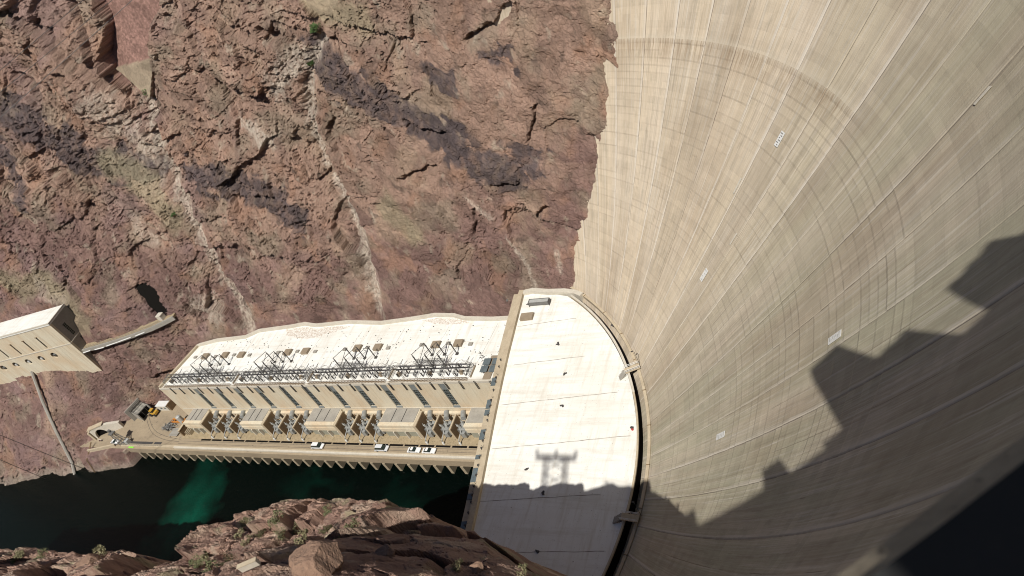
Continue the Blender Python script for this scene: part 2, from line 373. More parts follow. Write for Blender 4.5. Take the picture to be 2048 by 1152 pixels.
cracks = [  # points, half width, depth
 ([(102.8,101.1),(98,102.7),(91.3,103.3),(87.1,106.6)], 0.9, 2.6), ([(92.4,73.1),(89.5,77.3),(87.1,81.5)], 0.5, 1.8),
 ([(140.9,68),(133,69.6),(126.2,70.1)], 0.9, 2.2), ([(107.7,62.5),(98.6,61.2)], 0.7, 2.0), ([(117.1,56.2),(117.4,52.5),(119.6,48.9)], 0.7, 1.8),
 ([(271,149.7),(264.1,141.1),(259.8,131.8),(252.2,123.2),(246.8,115.2)], 1.6, 4.0), ([(308.8,73.8),(303.1,64.7),(300.3,55.9)], 1.2, 2.8),
 ([(282.7,74.1),(284.2,62.7),(278.9,54.8)], 0.8, 2.0), ([(171,72),(178,70)], .7, 2.0), ([(92,55),(97,52),(100,56)], .7, 2.0),
 ([(203,108),(200,96),(204,88)], .9, 2.2), ([(254,146),(252,134),(253,127)], 1.6, 5.0), ([(265,156),(272,152),(281,153)], 1.8, 4.0), ([(277,139),(270,133),(262,128)], 1.0, 3.0), ([(214,131),(208,124),(206,117)], 1.1, 3.0), ([(196,128),(190,121),(181,118)], 1.2, 3.0), ([(188,112),(184,106)], 1.0, 2.6), ([(176,119),(170,113)], 1.0, 2.6), ([(291,134),(284,130),(281,124)], 1.1, 3.0), ([(243,100),(236,96),(228,97)], .9, 2.2), ([(160,89),(165,84),(163,78)], 1.0, 2.6), ([(133,84),(128,80),(120,79)], .8, 2.2), ([(215,76),(207,70),(199,69)], .9, 2.4), ([(262,60),(255,50)], .7, 1.6)]
notch = [(246,158),(243.8,135.1),(249.8,127.3),(249.5,121.5),(237.2,109.6),(228.2,120.1),(221.2,129.2),(210,140.2),(206,158)]
slab = [(249.8,122.4),(228.2,121.2),(237.0,110.0)]
cave = [(273.5,54),(270,54.3),(265.2,50.8),(263.6,40.6),(269,40.2),(271.8,46)]
spat = [(160.3,126),(158.3,122.3),(152.6,115.2),(145,117.5),(141,126)]

ds_, dz_ = 0.36, 0.36
sv = np.arange(46, 400, ds_); zv = np.arange(-9, 196, dz_)
S, Z = np.meshgrid(sv, zv, indexing='ij')
nA, nB, nC, nD, nE = (Noise2(k) for k in (1, 2, 3, 4, 5))
base = W0(S, Z)
# domain warp and a diagonal fabric in the rock
wx = S+6*nA.fbm(S/30, Z/30, 4); wz = Z+6*nB.fbm(S/30+5, Z/30, 4)
ca, sa = math.cos(math.radians(28)), math.sin(math.radians(28))
fx = wx*ca+wz*sa; fz = -wx*sa+wz*ca
wx2 = fx+1.6*nC.fbm(S/7, Z/7, 3); wz2 = fz+1.6*nD.fbm(S/7+3, Z/7, 3)
f1, e1, r1 = nA.facets(wx2/30, wz2/17, 1.0); f2, e2, r2 = nB.facets(wx2/11, wz2/6.2, 1.0)
f3, e3, r3 = nC.facets(wx2/4.4, wz2/2.7, 1.0); f4, e4, r4 = nD.facets(wx2/1.9, wz2/1.25, 1.0); f5, e5, r5 = nE.facets(wx2/1.05+9, wz2/0.8, 1.0)
big = nE.fbm(S/55, Z/80, 4); rid = nA.fbm(fx/26, fz/18, 5, 0.55, ridge=True)
rough_amt = 0.75+0.75*sstep(-0.25, 0.35, nB.fbm(S/40+9, Z/40, 3))+0.15*sstep(150, 200, S)*sstep(70, 96, Z)+0.35*sstep(255, 290, S)*(Z > 40)
disp = 3.4*big + 3.0*f1 + 1.05*f2*rough_amt + 0.50*f3*rough_amt + 0.38*f4*rough_amt + 0.9*rid + 0.20*f5*rough_amt + 0.10*nD.fbm(S/1.2, Z/1.2, 3)*rough_amt
disp += 0.30*nE.fbm(S/4, Z/9, 4, 0.6, ridge=True)*rough_amt
for w_, e_, thr, dp in ((0, e2, 0.04, 0.8), (0, e1, 0.015, 1.2), (0, e3, 0.06, 0.35)):
    disp += dp*(1-sstep(0, thr, e_))*(nC.fbm(S/14, Z/14, 3) > 0.02)
chips = nC.fbm(fx/3.2, fz/2.1, 4, 0.6); disp += 0.6*sstep(0.24, 0.36, chips)*rough_amt
slit = nE.fbm(fx/2.6+40, fz/0.95, 4, 0.6); disp += 1.5*sstep(0.30, 0.42, slit)
slit2 = nD.fbm(S/5+40, Z/1.5, 4, 0.6); disp += 1.5*sstep(0.37, 0.47, slit2)
# rib between the two gullies at the top, buttress beside the notch
disp -= 5.0*np.exp(-((S-222+(Z-110)*0.1)/9)**2)*sstep(95, 125, Z)
disp -= 7.0*np.exp(-((S-262-(Z-120)*0.35)/10)**2)*sstep(100, 120, Z)
# keep rock behind / level with the built things
def damp(mask, target, k): # blend disp to target
    global disp
    disp = disp*(1-mask*k)+target*mask*k
near_roof = (1-sstep(2, 16, Z-22))*sstep(95, 104, S)*(1-sstep(258, 264, S))
disp = disp*(1-0.8*near_roof)+0.8*near_roof
_h = EYE_Z-Z; _t = np.clip(_h/138, 1e-3, None); _u = _t**0.3; _R = 139.517+(80.143-139.517)*_u; _cr = -43.569+(58.117+43.569)*_t**1.3672
gap = np.hypot(S-_cr-_R, base-(99.905+(79.278-99.905)*_u))-_R     # distance of the smooth wall from the dam face, + = behind it
near_dam = (1-sstep(2, 12, np.abs(gap))); disp = disp*(1-near_dam)+near_dam*(0.25*disp-0.6*(nC.fbm(S/6, Z/6, 4)+.35)*2.2+3.0*(1-sstep(36, 68, Z)))
low = (S > 258)*(Z < 62); disp = np.where(low, disp*0.62, disp)
portal = sstep(10, 3, np.abs(S-315))*(Z < 12)*(Z > 2); disp *= (1-0.9*portal)
outm = ((S > 298) & (Z > 28) & (Z < 62)).astype(float); disp = np.where(outm > 0, np.maximum(disp, -0.5)*0.6+0.3, disp)
for pts, hw, st in streaks[:2]:
    d = segdist(S+1.0*nA.fbm(S/3, Z/3, 3), Z, pts); disp += 2.8*np.exp(-(d/(hw*1.5))**2)+0.5*f3*np.exp(-(d/(hw*1.5))**2)
for pts, hw, dp in cracks:
    d = segdist(S+1.2*nA.fbm(S/2.5, Z/2.5, 3), Z+1.2*nB.fbm(S/2.5, Z/2.5, 3), pts); disp += dp*(1-sstep(hw*0.5, hw*1.3, d))
warpS = S+1.3*nA.fbm(S/4, Z/4, 4); warpZ = Z+1.3*nB.fbm(S/4, Z/4, 4)
inn = inpoly(warpS, warpZ, notch); ins = inpoly(S+.15*nA.fbm(S, Z, 2), Z, slab)
inc = inpoly(warpS, warpZ, cave); inp_ = inpoly(warpS, warpZ, spat)
# scree-filled notch: a plane lying back behind the buttresses
scree = W0(240, 110)+3.5+(Z-110)*0.56+0.35*nC.fbm(S/1.5, Z/1.5, 4)
Wc = base+disp
Wc = np.where(inn, np.maximum(Wc, scree), Wc)
slabw = W0(240, 110)+2.9+(Z-110)*0.50
Wc = np.where(ins, slabw, Wc)
Wc = np.where(inc, Wc+4.5, Wc)
Wc = np.where(inp_, base+1.0+0.15*disp, Wc)
# platform shelf: below road level the rock stands out to the water
lowf = 97.5+0.35*(Z+4)+0.8*nA.fbm(S/3, Z/3, 4)-0.155*(S-300)
k = sstep(288, 293, S)*(1-sstep(319, 324, S))
Wc = np.where((Z < 3.9), Wc*(1-k)+np.minimum(Wc, lowf)*k, Wc)
# colour of the stone (linear albedo)
def mixc(c, d, f): return c*(1-f[..., None])+np.array(d)*f[..., None]
tan = np.array([0.392, 0.262, 0.200]); pur = np.array([0.262, 0.165, 0.142])
zs = 34+(270-S)*0.0+np.interp(S, [60, 88, 115, 146, 199, 257, 300, 400], [82, 66, 57, 49, 52, 60, 80, 90])*0.62+0.0
split = sstep(-10, 14, Z-np.interp(S, [60, 88, 115, 146, 199, 257, 300, 400], [81, 64, 56, 50, 52, 60, 92, 100])+14*nA.fbm(S/22, Z/22, 5)+5*r2)
C = pur[None, None, :]*(1-split[..., None])+tan[None, None, :]*split[..., None]
C = mixc(C, (0.43, 0.31, 0.225), 0.7*sstep(0.05, 0.4, nB.fbm(S/18, Z/18, 5)))
C = mixc(C, (0.38, 0.225, 0.155), 0.6*sstep(0.08, 0.35, nC.fbm(S/12+4, Z/12, 5)))
C = mixc(C, (0.31, 0.255, 0.19), 0.6*sstep(0.05, 0.35, nD.fbm(S/16+8, Z/16, 5)))
C = mixc(C, (0.235, 0.155, 0.128), 0.5*sstep(0.12, 0.4, nE.fbm(S/8+8, Z/10, 5)))
C = mixc(C, (0.50, 0.40, 0.305), 0.65*sstep(0.28, 0.48, nA.fbm(fx/7+3, fz/4, 5, .6)))
C = mixc(C, (0.135, 0.098, 0.08), 0.7*sstep(0.30, 0.46, nB.fbm(fx/6+3, fz/5, 5, .6)))
C = mixc(C, (0.30, 0.20, 0.19), 0.55*sstep(0.05, 0.35, nE.fbm(S/25+30, Z/18, 5))*sstep(180, 240, S))
C = mixc(C, (0.50, 0.42, 0.33), 0.6*sstep(0.30, 0.5, nC.fbm(S/5+30, Z/7, 5)))
for pts, hw in darks:
    d = segdist(S+4*nA.fbm(S/6, Z/6, 5), Z+4*nB.fbm(S/6, Z/6, 5), pts); f = 1-sstep(hw*0.95, hw*1.35, d+1.2*r3+1.5*r2)
    C = mixc(C, (0.128, 0.100, 0.100), 0.93*f*(0.65+0.35*sstep(-.3, .2, nC.fbm(S/2.5, Z/2.5, 4))))
for pts, hw in olives:
    d = segdist(S+4*nC.fbm(S/6, Z/6, 5), Z+4*nD.fbm(S/6, Z/6, 5), pts); f = 1-sstep(hw*0.5, hw*1.6, d)
    C = mixc(C, (0.38, 0.33, 0.215), 0.6*f)
for pts, hw, st in streaks:
    hv = hw*(1.05+1.1*nC.fbm(Z/9, Z*0+st*7, 3)); d = segdist(S+1.4*nA.fbm(S/3, Z/3, 4), Z, pts)*(1+0.7*nC.fbm(S/1.5, Z/4, 3)); f = (1-sstep(hv*0.4, hv*1.5, d))*st*(0.35+0.75*sstep(-0.3, 0.15, nB.fbm(S/0.7, Z/2.2, 4)))
    C = mixc(C, (0.60, 0.51, 0.42), f)
sb = sstep(0, 0.2, nD.fbm(S/1.1, Z/1.1, 2))
C = np.where(inn[..., None], np.array([0.36, 0.215, 0.175])*(0.85+0.3*sb[..., None]), C)
C = np.where(ins[..., None], np.array([0.42, 0.335, 0.24])*np.ones_like(C), C)
C = np.where(inp_[..., None], np.array([0.45, 0.36, 0.25])*np.ones_like(C), C)
# bleached band at the water line
wl = (1-sstep(1.0, 4.5, Z+4+2*nA.fbm(S/5, Z/5, 4)))*sstep(280, 300, S)
C = mixc(C, (0.42, 0.36, 0.29), 0.6*wl)
C *= 0.82*(0.93+0.16*r3+0.10*r2)[..., None]
M['rock'] = rockmat('canyon_rock')
me = gridmesh('canyon_wall', S, -Wc, Z, M['rock'], C, smooth=False)
o = bpy.data.objects.new('canyon_wall', me); link(o); tag(o, kind='structure')

# ================================================================== east canyon side (foreground rocks)
def ah(px, py, h): pass
EP = np.array([ # s, w, depth below eye
(28,18.5,50),(39.5,20.3,50),(50,24,50),(68.6,33.6,70),(88,49,92),
(36,26.5,62),(48,33,72),(56,37.5,78),(66,42,84),(76,46,88),(92,48.9,92),(103,48,92),(113,46.5,94),(122,43,93),(127,41,96),(146,38.5,100),(163,37,104),(185,36,106),
(83,30.6,82),(107,29.4,85),(130,27,90),(160,25,96),(100,18,66),(140,15,72),(190,18,85),
(44,17,40),(60,19,52),(72,17,56),(80,0,50),(80,-40,12),(130,0,55),(130,-40,22),(200,0,70),(200,-40,32),(30,0,25),(15,-10,18),(40,-12,24),(60,-35,2),(20,-24,8),(0,-60,-6),(60,-90,-10),(200,-120,-20),(130,-90,-5),
(260,30,110),(260,0,85),(260,-40,45),(330,20,112),(330,-20,80),(330,-80,30),(15,8,60),(5,15,95),(-10,-20,40),(-40,-60,0)], float)
EB = _rbf(EP, 0.03)
rimS = [-40,0,15,25,36,48,56,66,76,92,103,113,122,127,146,163,185,220,260,330,400]
rimW = [8,14,18,22,26.5,33,37.5,42,46,49,48,46.5,43,41,38.5,37,36,35,33,28,20]
es = np.concatenate([np.arange(-40, 20, 1.0), np.arange(20, 150, 0.2), np.arange(150, 300, 0.45)]); ew = np.concatenate([np.arange(-110, 0, 1.5), np.arange(0, 14, .5), np.arange(14, 60, .16), np.arange(60, 74, .8)])
S2, W2 = np.meshgrid(es, ew, indexing='ij')
zb = EYE_Z-_ev(EB, S2, W2)
q1, qe1, qr1 = nB.facets((S2+3*nA.fbm(S2/12, W2/12, 3))/13, (W2+3*nC.fbm(S2/12, W2/12, 3))/8, 1.0)
q2, qe2, qr2 = nC.facets((S2+1.2*nA.fbm(S2/4, W2/4, 3))/4.6, (W2+1.2*nD.fbm(S2/4, W2/4, 3))/3.4, 1.0)
q3, qe3, qr3 = nD.facets(S2/1.7, W2/1.4, 1.0)
q4, qe4, qr4 = nA.facets((S2+.3*nB.fbm(S2, W2, 2))/0.8, W2/0.65, 1.0)
dz2 = 2.6*q1+0.55*q2+0.22*q3+0.10*q4+1.3*nE.fbm(S2/9, W2/9, 5, .55, ridge=True)+0.22*nA.fbm(S2/1.1, W2/1.1, 5, .6)
dz2 -= 3.2*(1-sstep(0, .10, qe1))*(nD.fbm(S2/10, W2/10, 3) > -.05)+0.35*(1-sstep(0, .07, qe2))
def valley(pts, hw, dp):
    d = segdist(S2+2.2*nA.fbm(S2/5, W2/5, 4), W2+2.2*nB.fbm(S2/5, W2/5, 4), pts); return -dp*(1-sstep(hw*.35, hw, d))
dz2 += valley([(143,43),(136,36),(129,28),(123,16)], 9.0, 26)+valley([(46,37),(55,33.5),(64,31.5),(71,28.0),(74,22)], 5.0, 9)+valley([(98,47),(95,40),(93,33),(96,26)], 1.3, 4)+valley([(150,36),(160,31),(172,29)], 3, 7)
rim = np.interp(S2, rimS, rimW)+2.2*nA.fbm(S2/7, W2*0+3, 4)
over = np.clip(W2-rim, 0, None)
z2 = zb+dz2*np.clip(1-over/6, 0.15, 1)
zr = EYE_Z-_ev(EB, S2, np.minimum(W2, rim))+dz2
z2 = np.where(over > 0, zr-over*3.4-1.0*(over > 0), z2)
z2 = np.maximum(z2, -9)
C2 = np.ones(S2.shape+(3,))*np.array([0.40, 0.26, 0.20])
C2 = mixc(C2, (0.235, 0.145, 0.118), 0.7*sstep(-0.05, 0.3, nB.fbm(S2/9, W2/9, 5)))
C2 = mixc(C2, (0.52, 0.39, 0.30), 0.8*sstep(0.0, 0.35, nC.fbm(S2/6, W2/6, 5)))
C2 = mixc(C2, (0.52, 0.43, 0.34), 0.5*sstep(0.25, 0.4, nD.fbm(S2/3, W2/3, 5)))
C2 = mixc(C2, (0.34, 0.33, 0.20), 0.55*sstep(0.18, 0.4, nE.fbm(S2/5+9, W2/5, 5)))
C2 *= (0.95+0.12*qr2)[..., None]
M['rock_near'] = rockmat('near_rock', 1.8)
me = gridmesh('canyon_slope', S2, -W2, z2, M['rock_near'], C2, smooth=False)
o = bpy.data.objects.new('canyon_slope', me); link(o); tag(o, kind='structure')
def east_z(s, w):
    return float(z2[np.abs(es-s).argmin(), np.abs(ew-w).argmin()])
def west_w(s, z):
    i = int(round((s-sv[0])/ds_)); j = int(round((z-zv[0])/dz_)); return float(Wc[i, j])

# ================================================================== river
m, t, bs = newmat('river_water')
tc = t.nodes.new('ShaderNodeTexCoord').outputs['Object']
wn = noise(t, tc, 0.05, 6, 0.6, (1.0, 0.45, 1))
def blob(cx, cy, rx, ry, rot=0):
    mp = t.nodes.new('ShaderNodeMapping'); mp.vector_type = 'TEXTURE'
    mp.inputs['Location'].default_value = (cx, -cy, -4); mp.inputs['Rotation'].default_value = (0, 0, rot); mp.inputs['Scale'].default_value = (rx, ry, 50)
    wv = t.nodes.new('ShaderNodeTexNoise'); wv.inputs['Scale'].default_value = 0.09; wv.inputs['Detail'].default_value = 5; t.links.new(tc, wv.inputs['Vector'])
    ad = t.nodes.new('ShaderNodeVectorMath'); ad.operation = 'MULTIPLY_ADD'; ad.inputs[1].default_value = (26, 26, 0); t.links.new(wv.outputs['Color'], ad.inputs[0])
    sb_ = t.nodes.new('ShaderNodeVectorMath'); sb_.operation = 'SUBTRACT'; sb_.inputs[1].default_value = (13, 13, 0); t.links.new(tc, sb_.inputs[0])
    t.links.new(sb_.outputs[0], ad.inputs[2]); t.links.new(ad.outputs[0], mp.inputs['Vector'])
    ln = t.nodes.new('ShaderNodeVectorMath'); ln.operation = 'LENGTH'; t.links.new(mp.outputs[0], ln.inputs[0])
    return ramp(t, ln.outputs['Value'], [(0.0, 1.0), (0.9, 0.0)])
b1 = blob(243, 79, 17, 34, 0.1); b2 = blob(150, 92, 14, 9); b3 = blob(112, 88, 9, 14); b4 = blob(190, 96, 20, 6)
g = mth(t, 'MAXIMUM', b1, mth(t, 'MULTIPLY', mth(t, 'MAXIMUM', b2, mth(t, 'MAXIMUM', b3, b4)), 0.16))
g = mth(t, 'MULTIPLY', g, ramp(t, wn, [(0.3, 0.35), (0.60, 1.0)]))
c = mixrgb(t, g, mixrgb(t, wn, (0.0004, 0.0016, 0.0013), (0.0006, 0.0032, 0.0024)), (0.002, 0.056, 0.034))
t.links.new(c, bs.inputs['Base Color']); bs.inputs['Roughness'].default_value = 0.12; bs.inputs['IOR'].default_value = 1.33; bs.inputs['Specular IOR Level'].default_value = 0.09
rp = noise(t, tc, 0.5, 7, 0.75, (1, 1.6, 1)); bump(t, bs, rp, 0.5)
M['water'] = m
w_ = MB(); w_.add([(-20,-60,-4),(520,-60,-4),(520,160,-4),(-20,160,-4)], [(0,1,2,3)])
o = w_.build('river', M['water']); tag(o, kind='structure')
w_ = MB(); w_.add([(-1500,-1500,-9.5),(2500,-1500,-9.5),(2500,1500,-9.5),(-1500,1500,-9.5)], [(0,1,2,3)])
o = w_.build('ground', M['gravel']); tag(o, kind='structure')
# ================================================================== the dam
w0d, R0, pE, qE, R1, cs1, w1d = 99.905, 139.517, 1.3672, 0.3, 80.143, 138.26, 79.278
scd = math.sqrt((R0-1)**2-w0d**2); cr0 = scd-R0; cr1 = cs1-R1
def dam_pt(th, h):
    """th degrees round the crest centre (0 = crown, + = west), h = depth below eye"""
    t = np.clip(h/138.0, 1e-6, None); u30 = (30/138.0)**qE
    u = np.where(h < 30, u30*np.clip(h, 0, 30)/30, t**qE); g = t**pE
    R = R0+(R1-R0)*u; cr = cr0+(cr1-cr0)*g; cs = cr+R; cw = w0d+(w1d-w0d)*u
    R = R+2.5*np.clip(t, 0, 1)**4
    th = np.radians(th); dx, dy = -np.cos(th), np.sin(th)
    ox, oy = scd-cs, w0d-cw
    b = ox*dx+oy*dy; c_ = ox*ox+oy*oy-R*R
    k = -b+np.sqrt(np.maximum(b*b-c_, 0))
    return scd+k*dx, w0d+k*dy
def crest(th, off): # plan point on the crest circle, off = radial offset outwards (upstream)
    a = math.radians(th); return (scd-(R0+off)*math.cos(a), w0d+(R0+off)*math.sin(a))
LIFT = 1.524
rows = []
zz = 167.3
while zz > 22: rows += [(zz, 0), (zz-LIFT*0.5, 0.5), (zz-LIFT+0.38, 1.0)]; zz -= LIFT
joints = [10.4+6.5*k for k in range(-14, 13)]
cols = []
for a, b in zip(joints[:-1], joints[1:]):
    e = 0.018*6.5
    cols += [(a-e, 0), (a, 1), (a+e, 0)] + [(a+(b-a)*i/16, 0) for i in range(1, 16)]
cols = [c_ for c_ in cols if -82 < c_[0] < 88]
TH = np.array([c_[0] for c_ in cols]); JG = np.array([c_[1] for c_ in cols], float)
ZR = np.array([r[0] for r in rows]); LP = np.array([r[1] for r in rows])
T2, Z3 = np.meshgrid(TH, ZR, indexing='ij')
XS, XW = dam_pt(T2, EYE_Z-Z3)
rg = np.random.default_rng(11)
blk = np.floor((T2-10.4)/6.5).astype(int)+40; sub = np.floor((T2-10.4)/(6.5/4)).astype(int)+200; lf = np.floor((167.35-Z3)/LIFT).astype(int)
rt = rg.uniform(-1, 1, (120, 200)); rt2 = rg.uniform(-1, 1, (600, 200)); rb = rg.uniform(-1, 1, 120)
low_ = sstep(95, 92, Z3)
offr = (0.035*rt[blk, lf]+0.02*rt2[sub, lf])*(0.35+0.65*low_)
offr += -0.085*LP[None, :]*(0.12+0.88*low_)*(np.clip(rg.normal(0.35, .45, (120, 200))[blk, lf]+rg.normal(0.25, .4, 200)[lf], 0.05, 0.75))+0.07*rb[blk]            # each lift leans out a little at its foot
offr += 0.10*JG[:, None] - 0.0
offr += -0.07*np.exp(-((Z3-93.6)/0.5)**2)*sstep(3, 9, T2)
a_ = np.radians(T2)
XS2 = XS-offr*np.cos(a_); XW2 = XW+offr*np.sin(a_)
U = (T2-10.4)/6.5; V = (167.3-Z3)/LIFT
m, t, bs = newmat('dam_concrete')
uvn = t.nodes.new('ShaderNodeUVMap'); uvn.uv_map = 'UVMap'; UVs = uvn.outputs[0]
sx = t.nodes.new('ShaderNodeSeparateXYZ'); t.links.new(UVs, sx.inputs[0]); Uo, Vo = sx.outputs[0], sx.outputs[1]
def uvn_(sx_, sy_, detail=4, rough=0.6, off=(0, 0)):
    mp = t.nodes.new('ShaderNodeMapping'); mp.inputs['Scale'].default_value = (sx_, sy_, 1); mp.inputs['Location'].default_value = (off[0], off[1], 0)
    t.links.new(UVs, mp.inputs[0]); n = t.nodes.new('ShaderNodeTexNoise'); n.inputs['Scale'].default_value = 1; n.inputs['Detail'].default_value = detail; n.inputs['Roughness'].default_value = rough
    t.links.new(mp.outputs[0], n.inputs['Vector']); return n.outputs['Fac']
# warm tan on the west part turning to a greyer olive at the crown and east
side = ramp(t, mth(t, 'ADD', mth(t, 'MULTIPLY', Uo, 0.07), mth(t, 'ADD', 0.42, mth(t, 'MULTIPLY', uvn_(0.35, 0.02, 3), 0.22))), [(0.30, 0.0), (0.75, 1.0)])
c = mixrgb(t, side, (0.425, 0.398, 0.292), (0.555, 0.465, 0.348))
c = mixrgb(t, ramp(t, uvn_(0.9, 0.035, 4), [(0.42, 0.0), (0.66, 0.85)]), c, (0.56, 0.48, 0.38))
c = mixrgb(t, ramp(t, uvn_(0.6, 0.04, 5, off=(7, 3)), [(0.48, 0.0), (0.68, 0.5)]), c, (0.35, 0.27, 0.19))
# runs of lime and dirt down the face
c = mixrgb(t, ramp(t, uvn_(9, 0.07, 7, 0.75, (3, 5)), [(0.52, 0.0), (0.68, 0.5)]), c, (0.22, 0.175, 0.13))
c = mixrgb(t, ramp(t, uvn_(12, 0.05, 7, 0.75, (13, 1)), [(0.52, 0.0), (0.66, 0.7)]), c, (0.60, 0.55, 0.47))
c = mixrgb(t, ramp(t, uvn_(45, 0.05, 4, 0.7, (1, 9)), [(0.38, 0.0), (0.66, 0.35)]), c, (0.22, 0.18, 0.13))
# formwork panels
def bricks(w_b, h_b, mort, off=0.0):
    b = t.nodes.new('ShaderNodeTexBrick'); b.offset = off; b.inputs['Scale'].default_value = 1.0
    b.inputs['Color1'].default_value = (0, 0, 0, 1); b.inputs['Color2'].default_value = (1, 1, 1, 1); b.inputs['Mortar'].default_value = (0.5, 0.5, 0.5, 1)
    b.inputs['Mortar Size'].default_value = mort; b.inputs['Mortar Smooth'].default_value = 0.3; b.inputs['Bias'].default_value = 0
    b.inputs['Brick Width'].default_value = w_b; b.inputs['Row Height'].default_value = h_b
    t.links.new(UVs, b.inputs['Vector']); return b
bA = bricks(0.25, 1.0, 0.012); bB = bricks(1.0, 1.0, 0.02); bC = bricks(1.0, 6.0, 0.01, 0.0)
c = mixrgb(t, 1.0, c, ramp(t, bA.outputs['Color'], [(0.0, 0.955), (1.0, 1.03)]), 'MULTIPLY')
c = mixrgb(t, 1.0, c, ramp(t, bB.outputs['Color'], [(0.0, 0.955), (1.0, 1.035)]), 'MULTIPLY')
wb = t.nodes.new('ShaderNodeTexWhiteNoise'); wb.noise_dimensions = '1D'; t.links.new(mth(t, 'FLOOR', mth(t, 'ADD', Uo, .012)), wb.inputs['W']); c = mixrgb(t, 1.0, c, ramp(t, wb.outputs['Value'], [(0.0, 0.90), (1.0, 1.07)]), 'MULTIPLY')
ws = t.nodes.new('ShaderNodeTexWhiteNoise'); ws.noise_dimensions = '1D'; t.links.new(mth(t, 'FLOOR', mth(t, 'MULTIPLY', Uo, 7.0)), ws.inputs['W']); c = mixrgb(t, ramp(t, uvn_(.9, 0.05, 3, .6, (21, 7)), [(.42, 0.0), (.6, 1.0)]), c, mixrgb(t, 1.0, c, ramp(t, ws.outputs['Value'], [(0.0, 0.90), (1.0, 1.08)]), 'MULTIPLY'))
pn = uvn_(2.6, 0.30, 5, 0.7, (4, 4))
lineA = mth(t, 'MULTIPLY', bA.outputs['Fac'], mth(t, 'MULTIPLY', ramp(t, pn, [(0.48, 0.0), (0.66, 0.34)]), ramp(t, mth(t, 'DIVIDE', Vo, 100.0), [(0.47, 0.03), (0.56, 0.8)])))
c = mixrgb(t, lineA, c, (0.19, 0.15, 0.11))
# lime and dark lines along the contraction joints
fr = mth(t, 'FRACT', mth(t, 'ADD', Uo, 40.5)); dj = mth(t, 'SUBTRACT', fr, 0.5)
wj = t.nodes.new('ShaderNodeTexWhiteNoise'); wj.noise_dimensions = '1D'; t.links.new(mth(t, 'ROUND', Uo), wj.inputs['W']); jn = mth(t, 'ADD', uvn_(3, 0.06, 5, 0.65, (2, 2)), mth(t, 'MULTIPLY', mth(t, 'SUBTRACT', wj.outputs['Value'], 0.55), 0.28)); jw = uvn_(0.4, 0.12, 3, 0.6, (8, 8))
limeb = mth(t, 'SUBTRACT', 1.0, mth(t, 'ABSOLUTE', mth(t, 'DIVIDE', mth(t, 'SUBTRACT', dj, 0.022), mth(t, 'MULTIPLY', jw, 0.10))), clamp=True)
c = mixrgb(t, mth(t, 'MULTIPLY', ramp(t, limeb, [(0.15, 0.0), (0.32, 1.0)]), ramp(t, jn, [(0.32, 0.05), (0.60, 0.75)])), c, (0.56, 0.51, 0.44))
darkb = mth(t, 'SUBTRACT', 1.0, mth(t, 'ABSOLUTE', mth(t, 'DIVIDE', mth(t, 'ADD', dj, 0.010), 0.019)), clamp=True)
c = mixrgb(t, mth(t, 'MULTIPLY', darkb, ramp(t, uvn_(1, 0.10, 4, 0.6, (5, 6)), [(0.32, 0.3), (0.50, 1.0)])), c, (0.13, 0.105, 0.085))
# middle-of-block streak lines
fr2 = mth(t, 'ABSOLUTE', mth(t, 'SUBTRACT', mth(t, 'FRACT', mth(t, 'ADD', Uo, 40.0)), 0.5))
mid = mth(t, 'LESS_THAN', fr2, 0.006)
c = mixrgb(t, mth(t, 'MULTIPLY', mid, ramp(t, uvn_(.7, 0.09, 3, 0.6, (15, 6)), [(0.52, 0.0), (0.56, 0.6)])), c, (0.17, 0.135, 0.10))
# brown weeping below the construction seam
sb0 = mth(t, 'SUBTRACT', Vo, 48.3); wst = mth(t, 'MULTIPLY', mth(t, 'ADD', Uo, 0.6), 0.8, clamp=True); band = mth(t, 'MULTIPLY', mth(t, 'MULTIPLY', wst, mth(t, 'GREATER_THAN', sb0, 0.0)), mth(t, 'SUBTRACT', 1.0, mth(t, 'DIVIDE', sb0, 4.0), clamp=True))
c = mixrgb(t, mth(t, 'MULTIPLY', band, ramp(t, uvn_(22, 0.25, 4, 0.7, (9, 2)), [(0.42, 0.0), (0.62, 0.75)])), c, (0.20, 0.13, 0.075))
seam = mth(t, 'SUBTRACT', 1.0, mth(t, 'ABSOLUTE', mth(t, 'DIVIDE', mth(t, 'SUBTRACT', Vo, 48.2), 0.7)), clamp=True)
c = mixrgb(t, mth(t, 'MULTIPLY', mth(t, 'MULTIPLY', seam, wst), 0.30), c, (0.50, 0.45, 0.36))
c = mixrgb(t, mth(t, 'MULTIPLY', ramp(t, uvn_(5, 0.35, 5, 0.65, (31, 11)), [(0.55, 0.0), (0.75, 0.5)]), 1.0), c, (0.27, 0.235, 0.175))
t.links.new(c, bs.inputs['Base Color']); bs.inputs['Roughness'].default_value = 0.92; bs.inputs['Specular IOR Level'].default_value = 0.2
hh = mth(t, 'SUBTRACT', mth(t, 'MULTIPLY', uvn_(30, 6, 5, 0.7), 0.5), mth(t, 'MULTIPLY', lineA, 0.5)); bump(t, bs, hh, 0.10, 0.8)
M['dam'] = m
dam = thing('concrete_dam', 'huge tan concrete arch dam with stained curved face and vertical joints', 'dam', (scd-R0, w0d, 22))
DL = Vector(dam.location)
me = gridmesh('downstream_face', XS2-DL.x, -XW2-DL.y, Z3-DL.z, M['dam'], uv=(U, V), smooth=False)
o = bpy.data.objects.new('downstream_face', me); link(o, dam)
